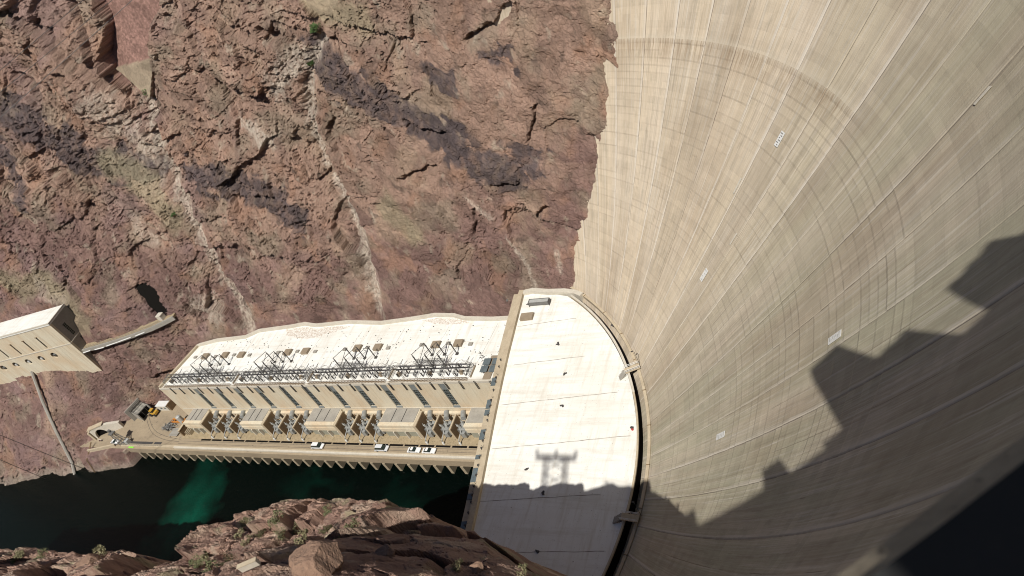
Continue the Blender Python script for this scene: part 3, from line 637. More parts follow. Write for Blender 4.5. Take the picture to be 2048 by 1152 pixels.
def ring(prof, a0, a1, n, mb, cs_=None):
    """profile (radial offset from the crest circle, z) swept round the crest"""
    k = len(prof); vs = []; fs = []
    for i in range(n+1):
        th = a0+(a1-a0)*i/n
        for off, z in prof:
            x, y = crest(th, off); vs.append((x-dam_o[0], y-dam_o[1], z-dam_o[2]))
    for i in range(n):
        for j in range(k):
            fs.append((i*k+j, i*k+(j+1) % k, (i+1)*k+(j+1) % k, (i+1)*k+j))
    fs += [tuple(range(k)), tuple(n*k+j for j in range(k))]; mb.add(vs, fs)
dam_o = (scd-R0, w0d, 22)
mb = MB(); ring([(0.05,163.2),(-1.15,166.6),(-1.15,167.45),(13.0,167.45),(13.0,120),(2.0,120)], -82, 77, 120, mb); mb.build('crest_road', M['concrete_grey'], dam)
mb = MB(); ring([(-1.447,166.9),(-1.447,167.95),(-1.40,168.0),(-0.90,168.0),(-0.85,167.95),(-0.85,167.47),(-1.12,167.47),(-1.12,166.9)], -82, 77, 159, mb)
mb.build('parapet', M['parapet'], dam)
mb = MB(); ring([(-1.388,168.002),(-1.388,168.03),(-0.92,168.03),(-0.92,168.002)], -82, 77, 159, mb); mb.build('parapet_black_strip', M['rubber'], dam)  # black strip added along the inner top of the parapet
mb = MB(); ring([(-0.2,171.2),(-0.2,171.42),(5.0,171.42),(5.0,171.2)], -46.51, -44.92, 3, mb); mb.build('added_shade_slab', M['concrete_light'], dam)  # added slab, out of view, shades the near parapet up to a lit patch
mb = MB(); x_, y_ = crest(-46.5, 4.7); mb.cyl((x_-dam_o[0], y_-dam_o[1], 167.45-dam_o[2]), (x_-dam_o[0], y_-dam_o[1], 171.2-dam_o[2]), .15, 10); mb.build('shade_slab_post', M['steel_grey'], dam)  # post under the added shading slab
mb = MB(); ring([(12.9,167.47),(12.4,167.47),(12.4,168.5),(12.9,168.5)], -82, 77, 120, mb); mb.build('parapet', M['concrete_tan'], dam)
mb = MB(); ring([(0.3,167.46),(1.6,167.46),(1.6,167.60),(0.3,167.60)], -82, 77, 120, mb); mb.build('walkway_kerb', M['concrete_light'], dam)
# towers corbelled out over the face
def tower(a0, a1, prof, top, din):
    """prof: list of (z, offset) of the outer face"""
    mb = MB(); k = 5
    for i in range(k):
        th0 = a0+(a1-a0)*i/k; th1 = a0+(a1-a0)*(i+1)/k; rec = 0.18 if i in (1, 3) else 0.0
        vs = []
        for th in (th0, th1):
            for z, off in prof: x, y = crest(th, off+rec); vs.append((x-dam_o[0], y-dam_o[1], z-dam_o[2]))
            for z in (prof[-1][0], prof[0][0]): x, y = crest(th, din); vs.append((x-dam_o[0], y-dam_o[1], z-dam_o[2]))
        n = len(prof)+2
        mb.add(vs, [tuple(range(n)), tuple(range(2*n-1, n-1, -1))]+[(j, (j+1) % n, n+(j+1) % n, n+j) for j in range(n)])
    o = mb.build('tower', M['concrete_light'], dam)
    mb = MB(); x0, y0 = crest((a0+a1)/2, (din+prof[-1][1])/2); w_ = math.radians(abs(a1-a0))*R0
    mb.obox((x0-dam_o[0], y0-dam_o[1]), (din-prof[-1][1])/2-0.5, w_/2-0.4, prof[-1][0]-dam_o[2], top-dam_o[2], math.radians(180-(a0+a1)/2))
    mb.build('tower_cap', M['concrete_light'], o)
tower(-44.9, -42.6, [(169.0,-1.3),(177.0,-3.8),(179.0,-4.6),(182.3,-4.8)], 183.2, 6.0)
tower(-42.5, -39.9, [(168.6,-0.9),(173.0,-1.2),(177.5,-1.4)], 178.2, 6.0)
tower(-37.1, -34.5, [(168.6,-1.4),(173.5,-2.2),(175.6,-2.4)], 176.2, 6.0)
tower(-34.4, -31.0, [(168.6,-1.0),(171.5,-1.2),(173.6,-1.2)], 174.2, 6.0)
tower(-50.6, -49.2, [(168.4,-1.1),(173.2,-1.1)], 173.6, 3.5)
tower(-59.6, -57.0, [(168.4,-1.1),(173.0,-1.1)], 173.6, 4.5)
# survey boards fixed on the face
mbd = MB()
def face_frame(th, h):
    p = np.array(dam_pt(np.array([th]), np.array([h]))).ravel(); pu = np.array(dam_pt(np.array([th+0.3]), np.array([h]))).ravel(); pd = np.array(dam_pt(np.array([th]), np.array([h+1.0]))).ravel()
    a = Vector((p[0], p[1], EYE_Z-h)); u = (Vector((pu[0], pu[1], EYE_Z-h))-a).normalized(); d = (Vector((pd[0], pd[1], EYE_Z-h-1))-a).normalized()
    n = u.cross(d).normalized(); c_ = Vector((scd, w0d, a.z))-a
    if n.dot(c_) < 0: n = -n
    return a, u, d, n
for (s_, w_, h_), nb in zip([(21.6,127.1,85.4),(42.4,119.0,112.2),(11.8,78.1,88.3),(35.0,78.7,114.2)], (6, 4, 7, 5)):
    th = math.degrees(math.atan2(w_-w0d, scd-s_)); a, u, d, n = face_frame(th, h_); a = a-Vector(dam_o)
    def plate(cu, cd, hu, hd, off, th_=0.08):
        mb_ = MB(); vs = []
        for k_ in (off, off+th_):
            for x_, y_ in ((-hu,-hd),(hu,-hd),(hu,hd),(-hu,hd)): vs.append(tuple(a+u*(cu+x_)+d*(cd+y_)+n*k_))
        mb_.add(vs, [(0,1,2,3),(4,7,6,5),(0,4,5,1),(1,5,6,2),(2,6,7,3),(3,7,4,0)]); return mb_
    pb = plate(0, 0, 0.65, 1.6, 0.22).build('survey_board', M['white_metal'], dam); 
    for i in range(nb):
        q_ = -1.2+2.4*i/(nb-1); b_ = MB()
        for mm_ in (plate(-0.15*((i % 2)*2-1), q_, 0.42-0.12*(i % 3), 0.08, 0.302, 0.02),): b_.v += mm_.v; b_.f += mm_.f; b_.m += mm_.m
        b_.build('board_mark', M['steel_light'] if nb != 6 else M['steel_grey'], pb)
for th, h in ((17.6, 103), (-3, 62), (24, 96)):  # brighter repair patches
    a, u, d, n = face_frame(th, h); a = a-Vector(dam_o); mb_ = MB(); vs = []
    hu, hd = random.uniform(0.18, 0.3), random.uniform(1.5, 3.0)
    for k_ in (0.14, 0.20):
        for x_, y_ in ((-hu,-hd),(hu,-hd*0.8),(hu*0.7,hd),(-hu,hd*0.9)): vs.append(tuple(a+u*x_+d*y_+n*k_))
    mb_.add(vs, [(0,1,2,3),(4,7,6,5),(0,4,5,1),(1,5,6,2),(2,6,7,3),(3,7,4,0)]); mb_.build('repair_patch', M['concrete_light'], dam)

# ================================================================== powerhouse, block against the dam
ZC = 31.0
toe_c = (cs1, w1d)
def toe(phi, R): a = math.radians(phi); return (toe_c[0]-R*math.cos(a), toe_c[1]+R*math.sin(a))
blk_o = (100.0, 96.0, -4)
pc = thing('powerhouse_block', 'white flat-roofed powerhouse block filling the toe of the dam', 'power station', blk_o)
def rel(pts, o_): return [(p[0]-o_[0], p[1]-o_[1]) for p in pts]
arc = [toe(f, R1-0.9) for f in np.linspace(53.5, -75, 70)]
# downstream edge line of the roof
dl = [(107.2,147.5),(104.2,121.5),(102.9,112.0),(100.9,99.1),(99.2,89.2),(96.6,74),(94.6,60),(92.0,40),(90.5,20)]
poly = dl+[(88.0,12.0)]+arc[::-1]
mb = MB(); mb.prism(rel(poly, blk_o), 22-blk_o[2], ZC-blk_o[2]); mb.build('roof_slab', M['roof_white'], pc)
mb = MB(); mb.prism(rel([(p[0]-1.2, p[1]) for p in dl]+[(p[0]+2.9, p[1]) for p in dl[::-1]], blk_o), 0, 25.9); mb.build('front_wall', M['concrete_wall'], pc)
mb = MB(); mb.wallrun(rel([toe(f, R1-0.45) for f in np.linspace(52.5, -75, 90)], blk_o), 0.46, 12-blk_o[2], ZC+0.75-blk_o[2]); mb.build('parapet', M['concrete_tan'], pc)
mb = MB(); mb.wallrun(rel([toe(f, R1-0.45) for f in np.linspace(52.4, 20, 30)], blk_o), 0.6, ZC+0.76-blk_o[2], ZC+0.86-blk_o[2]); mb.build('parapet_coping', M['concrete_light'], pc)
mb = MB(); mb.wallrun(rel([toe(f, R1-0.17) for f in np.linspace(52.0, -75, 90)], blk_o), 0.08, 12-blk_o[2], ZC+0.35-blk_o[2]); mb.build('gutter_shade_strip', M['black_void'], pc)  # near-black strip paints in the shade of the gap beside the dam
# west end kerb curving along the rock
bk = [(107.5,145.4),(103.5,146.1),(98,145.0),(92.5,144.6),(88.5,143.6),(86.2,142.3)]
mb = MB(); mb.wallrun(rel(bk, blk_o), 1.5, 24-blk_o[2], [ZC+1.1-blk_o[2]]*6); mb.build('parapet', M['concrete_light'], pc)
# beam and gallery ledge along the downstream edge
mb = MB(); mb.wallrun(rel([(p[0]+0.25, p[1]) for p in dl], blk_o), 1.6, ZC-3-blk_o[2], ZC+1.15-blk_o[2]); mb.build('parapet', M['concrete_tan'], pc)
mb = MB(); mb.wallrun(rel([(p[0]+2.2, p[1]) for p in dl], blk_o), 2.4, 21.9-blk_o[2], ZC-0.2-blk_o[2]); mb.build('gallery_ledge', M['concrete_tan'], pc)
def dlx(w): ws = [p[1] for p in dl][::-1]; ss = [p[0] for p in dl][::-1]; return float(np.interp(w, ws, ss))
for w_, L_ in ((111.5,2.8),(103.8,3.0),(101.0,1.8),(94.0,3.1),(82.0,4.0),(68,3.0),(64,2.5),(87.2,1.2),(60,2.8),(76,1.6)):
    x = dlx(w_)+2.3; mb = MB(); ang = 0.14
    mb.obox((x-blk_o[0], w_-blk_o[1]), 0.95, L_/2, ZC-0.2-blk_o[2], ZC+0.05-blk_o[2], -ang); mb.build('skylight', M['glass_grey'], pc)
for i, w_ in enumerate(np.arange(58, 120, 2.6)):
    x = dlx(w_)+1.15; mb = MB(); r_ = random.Random(i)
    mb.obox((x-blk_o[0]+0.2, w_-blk_o[1]+r_.uniform(-.8, .8)), 0.22, 0.18, ZC-0.2-blk_o[2], ZC+1.3-blk_o[2], -.14)
    mb.cyl((x-blk_o[0]-0.3, w_-blk_o[1], ZC+1.15-blk_o[2]), (x-blk_o[0]-0.3, w_-blk_o[1], ZC+2.1-blk_o[2]), 0.05, 5)
    mb.build('vent_post', M['steel_dark'], pc)
# expansion seams as thin tar strips on the roof, and small drains
def onroof(pts, wd, z, name, mat, par, org):
    mb = MB()
    for a, b in zip(pts[:-1], pts[1:]):
        d = Vector((b[0]-a[0], b[1]-a[1])).normalized(); n = Vector((-d.y, d.x))*wd/2
        mb.prism([(a[0]+n.x-org[0], a[1]+n.y-org[1]), (b[0]+n.x-org[0], b[1]+n.y-org[1]), (b[0]-n.x-org[0], b[1]-n.y-org[1]), (a[0]-n.x-org[0], a[1]-n.y-org[1])], z-org[2]-0.02, z-org[2]+0.012)
    return mb.build(name, mat, par)
for a, b in (((101,117.2),(79.8,119.5)),((100.1,103.4),(67.9,107.2)),((98,89.6),(62.0,94.3)),((97.0,74.8),(66,78.6)),((104.5,132),(86,133.8)),((93,62),(62,65.5))):
    n_ = 14; pts = [(a[0]+(b[0]-a[0])*i/n_+random.uniform(-.06, .06), a[1]+(b[1]-a[1])*i/n_+random.uniform(-.1, .1)) for i in range(n_+1)]
    onroof(pts, 0.16, ZC, 'roof_seam', M['rust_seam'], pc, blk_o)
for s_, w_ in ((89,124.3),(84.0,113.5),(82.1,103.0),(77.5,63.9),(80,78),(74,130),(86.5,84.2)):
    mb = MB(); x, y = s_-blk_o[0], w_-blk_o[1]
    for k_ in range(5): a = random.uniform(0, 6.3); r = random.uniform(.1, .45); mb.obox((x+r*math.cos(a), y+r*math.sin(a)), random.uniform(.10, .3), random.uniform(.1, .25), ZC-blk_o[2]-.01, ZC-blk_o[2]+random.uniform(.1, .3), a)
    mb.build('roof_drain', M['steel_dark'], pc)
mb = MB(); mb.obox((102.2-blk_o[0], 135.3-blk_o[1]), 2.0, 1.25, ZC-blk_o[2], ZC-blk_o[2]+0.9, -.05); mb.build('roof_hatch', M['hatch'], pc)
# toe ledge between gutter and dam
mb = MB(); n_ = 70; f0, f1 = 56.0, -76.0
pts = [toe(f0+(f1-f0)*i/n_, R1+2.15) for i in range(n_+1)]
mb.wallrun(rel(pts, dam_o), 0.7, 12-dam_o[2], ZC+0.35-dam_o[2]); mb.build('toe_ledge', M['concrete_tan'], dam)
for f in np.arange(50, -60, -7.5):
    x, y = toe(f, R1+2.15); mb = MB(); mb.obox((x-dam_o[0], y-dam_o[1]), 0.4, 0.06, ZC+0.2-dam_o[2], ZC+0.50-dam_o[2], math.radians(180-f)); mb.build('ledge_joint', M['concrete_brown'], dam)

def footbridge(phi, label):
    x, y = toe(phi, R1+0.6); g = thing('footbridge', label, 'footbridge', (x, y, ZC), 0, 'footbridges from the roof to the dam')
    ca, sa = math.cos(math.radians(180-phi)), math.sin(math.radians(180-phi))
    def q(u, v): return (u*ca-v*sa, u*sa+v*ca)     # u = outwards to the dam, v = along
    A = math.radians(180-phi)
    mb = MB(); c_ = q(0.2, 0); mb.obox(c_, 2.0, .85, 1.0, 1.2, A); mb.build('deck', M['concrete_tan'], g)
    for sgn in (-1, 1):
        mb = MB()
        for zz_ in (1.65, 2.1): a = q(-1.8, sgn*.82); b = q(2.2, sgn*.82); mb.bar((*a, zz_), (*b, zz_), 0.06)
        for u in (-1.8, -.8, 0.2, 1.2, 2.2): a = q(u, sgn*.82); mb.bar((*a, 1.1), (*a, 2.1), 0.045)
        mb.build('railing', M['white_metal'], g)
    mb = MB()
    for i in range(5): c_ = q(-2.1-0.36*i, 0.15*i); mb.obox(c_, 0.22, .8, 0.0, 0.95-0.19*i, A)
    mb.build('steps', M['concrete_grey'], g)
    mb = MB(); a = q(2.3, -1.1); mb.cyl((*a, 0.4), (*a, 5.2), 0.06, 6); b = q(1.8, -1.5); mb.cyl((*a, 5.2), (*b, 5.3), 0.05, 6); mb.obox(b, 0.28, 0.14, 5.15, 5.35, A); mb.build('lamp_post', M['steel_dark'], g)
footbridge(25.2, 'pale concrete footbridge in sunlight joining white roof to dam')
footbridge(-4.5, 'footbridge in shadow joining white roof to dam')
tr = thing('equipment_trailer', 'long grey equipment box lying at the rock end of the white roof', 'trailer', (99.5, 140.6, ZC))
mb = MB(); mb.box(-3.3, 3.3, -0.75, 0.75, 0.55, 1.5); mb.build('body', M['steel_light'], tr, 0.05)
for w_ in (-.8, .8):
    mb = MB(); mb.box(-3.3, 3.3, w_-.08, w_+.08, 0.5, 1.62); mb.build('side_rail', M['steel_grey'], tr)
for s_ in (-3.3, 3.3):
    mb = MB(); mb.box(s_-.1, s_+.1, -.9, .9, 0.0, 1.6); mb.build('end_frame', M['steel_dark'], tr)
mb = MB(); mb.bar((3.4, -.5, .5), (4.7, 0, .35), .07); mb.bar((3.4, .5, .5), (4.7, 0, .35), .07); mb.build('tow_bar', M['steel_dark'], tr)
lb = thing('marker_drum', 'small red marker drum at the white roof edge beside the dam', 'drum', (61.8, 96.0, ZC))
mb = MB(); mb.cyl((0,0,0), (0,0,.9), .3, 10); mb.build('drum', M['red'], lb); mb = MB(); mb.cyl((0,0,.9), (0,0,1.0), .34, 10); mb.build('lid', M['steel_dark'], lb)
# ================================================================== powerhouse wing along the west wall
ZW = 24.0
wg_o = (185.0, 117.4, 4.0)
wing = thing('powerhouse_wing', 'long powerhouse wing with white roof and tall window strips beside the river', 'power station', wg_o)
back = [(263.2,118.0),(258.6,139.4),(248.4,141.6),(232.8,142.3),(227.2,145.2),(211,146.2),(204,147.0),(197.5,145.7),(182,146.2),(166,144.5),(152.2,145.5),(144.0,146.4),(135.7,145.5),(131,143.8),(120,142.6),(109.6,142.4)]
roofp = [(263.5,117.4)]+back+[(107.2,141.8),(105.0,117.4)]
mb = MB(); mb.prism(rel(roofp, wg_o), ZW-0.8-wg_o[2], ZW-wg_o[2]); mb.build('roof_slab', M['roof_white'], wing)
cx_, cy_ = 190, 131; inner = [(p[0], min(p[1], p[1])-0.4) for p in back]
mb = MB(); mb.wallrun(rel(inner[1:], wg_o), 1.1, ZW-0.7-wg_o[2], ZW+1.0-wg_o[2]); mb.build('parapet', M['concrete_light'], wing)
mb = MB(); mb.wallrun(rel(inner[1:], wg_o), 0.3, ZW+1.002-wg_o[2], ZW+1.05-wg_o[2]); mb.build('parapet_coping', M['concrete_light'], wing)
mb = MB(); mb.wallrun(rel([(263.0,117.6),(258.4,139.2)], wg_o), 1.1, ZW-0.7-wg_o[2], ZW+0.9-wg_o[2]); mb.build('parapet', M['concrete_tan'], wing)
# river wall with recessed window strips
wins = [243.1,231.8,221.3,210.6,198.0,187.1,175.2,163.6,152.7,141.5,130.1]
WW = 1.25
zb_, zt_ = 11.9, 23.95
mb = MB(); edges = sorted([263.5]+[s+WW for s in wins]+[s-WW for s in wins]+[104.9])
for a, b in zip(edges[0::2], edges[1::2]): mb.box(a-wg_o[0], b-wg_o[0], 0, 1.2, 0, ZW-0.82-wg_o[2])
for s in wins: mb.box(s-WW-wg_o[0], s+WW-wg_o[0], 0.002, 1.2, 0, zb_-wg_o[2])
mb.build('river_wall', M['concrete_wall'], wing)
mb = MB(); mb.box(104.9-wg_o[0], 263.5-wg_o[0], -.12, .9, ZW-0.80-wg_o[2], ZW+0.06-wg_o[2]); mb.build('cornice', M['concrete_light'], wing)
mb = MB(); mb.prism(rel([(263.5,118.6),(258.9,139.2),(258.9,141.5),(262.2,118.6)], wg_o), 0, ZW-.82-wg_o[2]); mb.build('end_wall', M['concrete_wall'], wing)
mb = MB(); mb.box(105-wg_o[0], 262-wg_o[0], -.14, 0, 10.95-wg_o[2], 11.25-wg_o[2]); mb.build('string_course', M['concrete_light'], wing)
for s in wins:
    x = s-wg_o[0]; g = MB(); g.box(x-WW, x+WW, 0.55, 0.62, zb_-wg_o[2], ZW-.82-wg_o[2]); g = g.build('window', M['glass'], wing)
    mb = MB(); mb.box(x-WW, x+WW, 0.30, 0.54, 19.9-wg_o[2], ZW-.82-wg_o[2]); mb.build('louvre_panel', M['panel_grey'], g)
    mb = MB()
    for k in (-1, 1): mb.box(x+k*WW-(.12 if k > 0 else 0), x+k*WW+(.12 if k < 0 else 0), 0.25, 0.54, zb_-wg_o[2], 19.88-wg_o[2])
    for z in np.arange(zb_+.9, 19.8, 0.85): mb.box(x-WW+.12, x+WW-.12, 0.46, 0.54, z-wg_o[2], z+.09-wg_o[2])
    for k in (-.33, .33): mb.box(x+k-.04, x+k+.04, 0.40, 0.50, zb_-wg_o[2], 19.8-wg_o[2])
    mb.box(x-WW, x+WW, -.25, 0.3, zb_-.35-wg_o[2], zb_-wg_o[2]+.02)
    mb.build('frame', M['panel_grey'], g)
# dark bars stand in for drain spouts and cast shadows on the wall top
for i, s in enumerate(np.arange(112, 260, 5.35)):
    mb = MB(); x = s-wg_o[0]; mb.box(x-.22, x-.10, -.30, -.12, 20.6-wg_o[2], ZW+.3-wg_o[2]); mb.box(x+.22, x+.34, -.30, -.12, 20.6-wg_o[2], ZW+.3-wg_o[2]); mb.build('wall_shadow_bar', M['steel_dark'], wing)
# transformer bays: blocks and open cells along the foot of the wall
banks = [(246.8,224.5),(213.3,191.9),(178.6,159.1),(144.8,125.5)]
solid = [(256.5,246.8,True)]+[(banks[i][1], banks[i+1][0], False) for i in range(3)]+[(125.5,104.9,False)]
WF = 110.6
for a, b, endp in solid:
    mb = MB(); top = 10.7
    mb.box(b-wg_o[0], a-wg_o[0], WF-wg_o[1]+.9, -.002, 0, top-wg_o[2]); mb.build('service_block', M['concrete_wall'], wing)
    mb = MB(); mb.box(b-wg_o[0]+.3, a-wg_o[0]-.3, WF-wg_o[1]+1.3, -.1, top-wg_o[2], top-wg_o[2]+.15); r_ = mb.build('service_roof', M['concrete_grey'], wing)
    L_ = a-b
    for k in (0.36, 0.66):
        mb = MB(); mb.box(b+L_*k-wg_o[0], b+L_*k-wg_o[0]+.16, WF-wg_o[1]+1.4, -.3, top-wg_o[2]+.155, top-wg_o[2]+.30); mb.build('roof_joint', M['steel_dark'], r_)
    mb = MB(); mb.box(b-wg_o[0]-.1, a-wg_o[0]+.1, WF-wg_o[1]-.15, WF-wg_o[1]+.9, 7.5-wg_o[2], top+.1-wg_o[2]); mb.box(b-wg_o[0]-.1, a-wg_o[0]+.1, WF-wg_o[1]-.3, WF-wg_o[1]-.152, 8.7-wg_o[2], 9.2-wg_o[2]); mb.build('fascia', M['concrete_wall'], wing)
    nd = max(3, int(L_/3.6))
    for k in range(nd):
        x0 = b+L_*k/nd; x1 = b+L_*(k+1)/nd
        mb = MB(); mb.box(x0-wg_o[0]+.35, x1-wg_o[0]-.35, WF-wg_o[1]+.45, WF-wg_o[1]+.6, 0.05, 7.5-wg_o[2]-.05); mb.build('roller_door', M['door_grey'], wing)
        mb = MB(); mb.box(x0-wg_o[0]-.15, x0-wg_o[0]+.25, WF-wg_o[1]-.5, WF-wg_o[1]+.7, 0.0, 7.48-wg_o[2]); mb.build('door_pier', M['concrete_light'], wing)
for a, b in banks:
    L_ = a-b
    mb = MB()
    mb.box(b-wg_o[0]+.02, a-wg_o[0]-.02, -1.2, -.15, 0, 9.6-wg_o[2]); mb.build('bay_back', M['concrete_wall'], wing)
    mb = MB(); mb.box(b-wg_o[0]+1, a-wg_o[0]-1, -1.35, -1.25, 8.6-wg_o[2], 8.72-wg_o[2])
    for k in range(6): mb.box(b-wg_o[0]+1.5+k*3.1, b-wg_o[0]+1.9+k*3.1, -1.6, -1.22, 8.7-wg_o[2], 9.1-wg_o[2])
    mb.build('conduit', M['concrete_brown'], wing)
    for k in range(3):
        x = a-0.7-k*(L_-0.2)/3
        top = 10.9 if k == 0 else 9.3
        mb = MB(); th_ = 1.1 if k == 0 else .55
        mb.extr([(WF-wg_o[1]-.4, 0), (-1.2, 0), (-1.2, top-wg_o[2]), (-4.6, top-wg_o[2]), (WF-wg_o[1]-.4, top-wg_o[2]-(0 if k == 0 else .0))], x-wg_o[0]-th_/2, x-wg_o[0]+th_/2)
        o = mb.build('fire_wall', M['concrete_tan'], wing)
        mb = MB(); mb.box(x-wg_o[0]-th_/2-.06, x-wg_o[0]-th_/2, WF-wg_o[1]-.3, -1.3, 0.05, top-wg_o[2]-.3); mb.build('face_shade_sheet', M['concrete_brown'], o)  # brown sheet on the upstream face paints in its shade
# roof hatches and vents
for i, (s, w) in enumerate([(254.9,132.8),(248.9,132.8),(237.6,132.9),(228.2,132.6),(223.7,132.4),(203.7,132.6),(195,132.7),(190.2,132.4),(170.7,132.8),(161.7,132.7),(157.2,132.3),(137.7,132.5),(129,132.6),(124.4,132.1),(243,132.6),(232.6,132.9),(209,133),(199.3,133),(176.5,132.7),(166.5,133),(143.6,132.9),(133.2,132.9)]):
    big_ = i in (1,2,3,5,6,8,9,11,12); r = 1.5 if big_ else .7
    mb = MB(); x, y = s-wg_o[0], w-wg_o[1]; mb.box(x-r, x+r, y-r*.85, y+r*.85, ZW-wg_o[2], ZW-wg_o[2]+(.9 if big_ else .5)); mb.build('roof_hatch', M['hatch'] if big_ else M['concrete_grey'], wing)
for k in range(15):
    s = 120+k*9.3; pts = [(s+random.uniform(-.2, .2)-j*.35, 119+j*3.1) for j in range(8)]
    if k % 2 == 0: onroof(pts, 0.09, ZW, 'roof_seam', M['rust_seam'], wing, wg_o)
rr = random.Random(4)
mb = MB()
for k in range(330):
    s = rr.uniform(112, 254); w = 120+rr.random()*22; r = rr.uniform(.05, .2); mb.obox((s-wg_o[0], w-wg_o[1]), r, r*.7, ZW-wg_o[2]-.01, ZW-wg_o[2]+.05+r*.5, rr.uniform(0, 3))
for k in range(30): # a trail of debris near the end
    s = 119.5-k*.14+rr.uniform(-.8, .8); w = 129-k*.22+rr.uniform(-.6, .6); r = rr.uniform(.08, .28); mb.obox((s-wg_o[0], w-wg_o[1]), r, r*.6, ZW-wg_o[2]-.01, ZW-wg_o[2]+.1, rr.uniform(0, 3))
tag(mb.build('roof_debris', M['steel_dark'], wing), kind='stuff')
# dust washed on to the roof from the cliff
m, t, bs = newmat('roof_dust'); tc = t.nodes.new('ShaderNodeTexCoord').outputs['Object']
t.links.new(mixrgb(t, ramp(t, noise(t, tc, 1.3, 5, .7), [(.42, 0), (.58, 1)]), (0.48, 0.41, 0.34), (0.73, 0.71, 0.66)), bs.inputs['Base Color']); bs.inputs['Roughness'].default_value = 1
for pts in ([(213,145),(204,145.6),(197,144.4),(186,144.6),(180,144.2),(186,142),(196,139.2),(204,139.8),(211,142)], [(149,144.6),(143,145),(135,144.2),(128,141.8),(136,141.6),(142,142.2)]):
    me_ = []; n_ = len(pts)
    for i in range(n_):
        a, b = pts[i], pts[(i+1) % n_]
        for k in range(5): f = k/5; me_.append((a[0]+(b[0]-a[0])*f+rr.uniform(-.25, .25), a[1]+(b[1]-a[1])*f+rr.uniform(-.35, .1)))
    mb = MB(); mb.prism(rel(me_, wg_o), ZW-wg_o[2]-.02, ZW-wg_o[2]+.03); mb.build('silt_patch', m, wing)
# skylight array near the inner end
ar = thing('skylight_array', 'rack of four dark grey panels on roof beside brown plinth', 'panel rack', (113.5, 122.5, ZW))
mb = MB(); mb.box(-1.3, 1.3, -4.6, 4.4, 0, .35); mb.build('plinth', M['hatch'], ar)
for s_ in (-1.55, 1.55):
    for w_ in (-1.3, 1.5):
        mb = MB(); mb.extr([(w_-1.2, .9), (w_+1.2, 1.0), (w_+1.2, 1.12), (w_-1.2, 1.02)], s_-1.2, s_+1.2); mb.build('panel', M['glass_grey'], ar)
        mb = MB(); mb.box(s_-.1, s_+.1, w_-.1, w_+.1, 0, 1.0); mb.build('post', M['steel_grey'], ar)

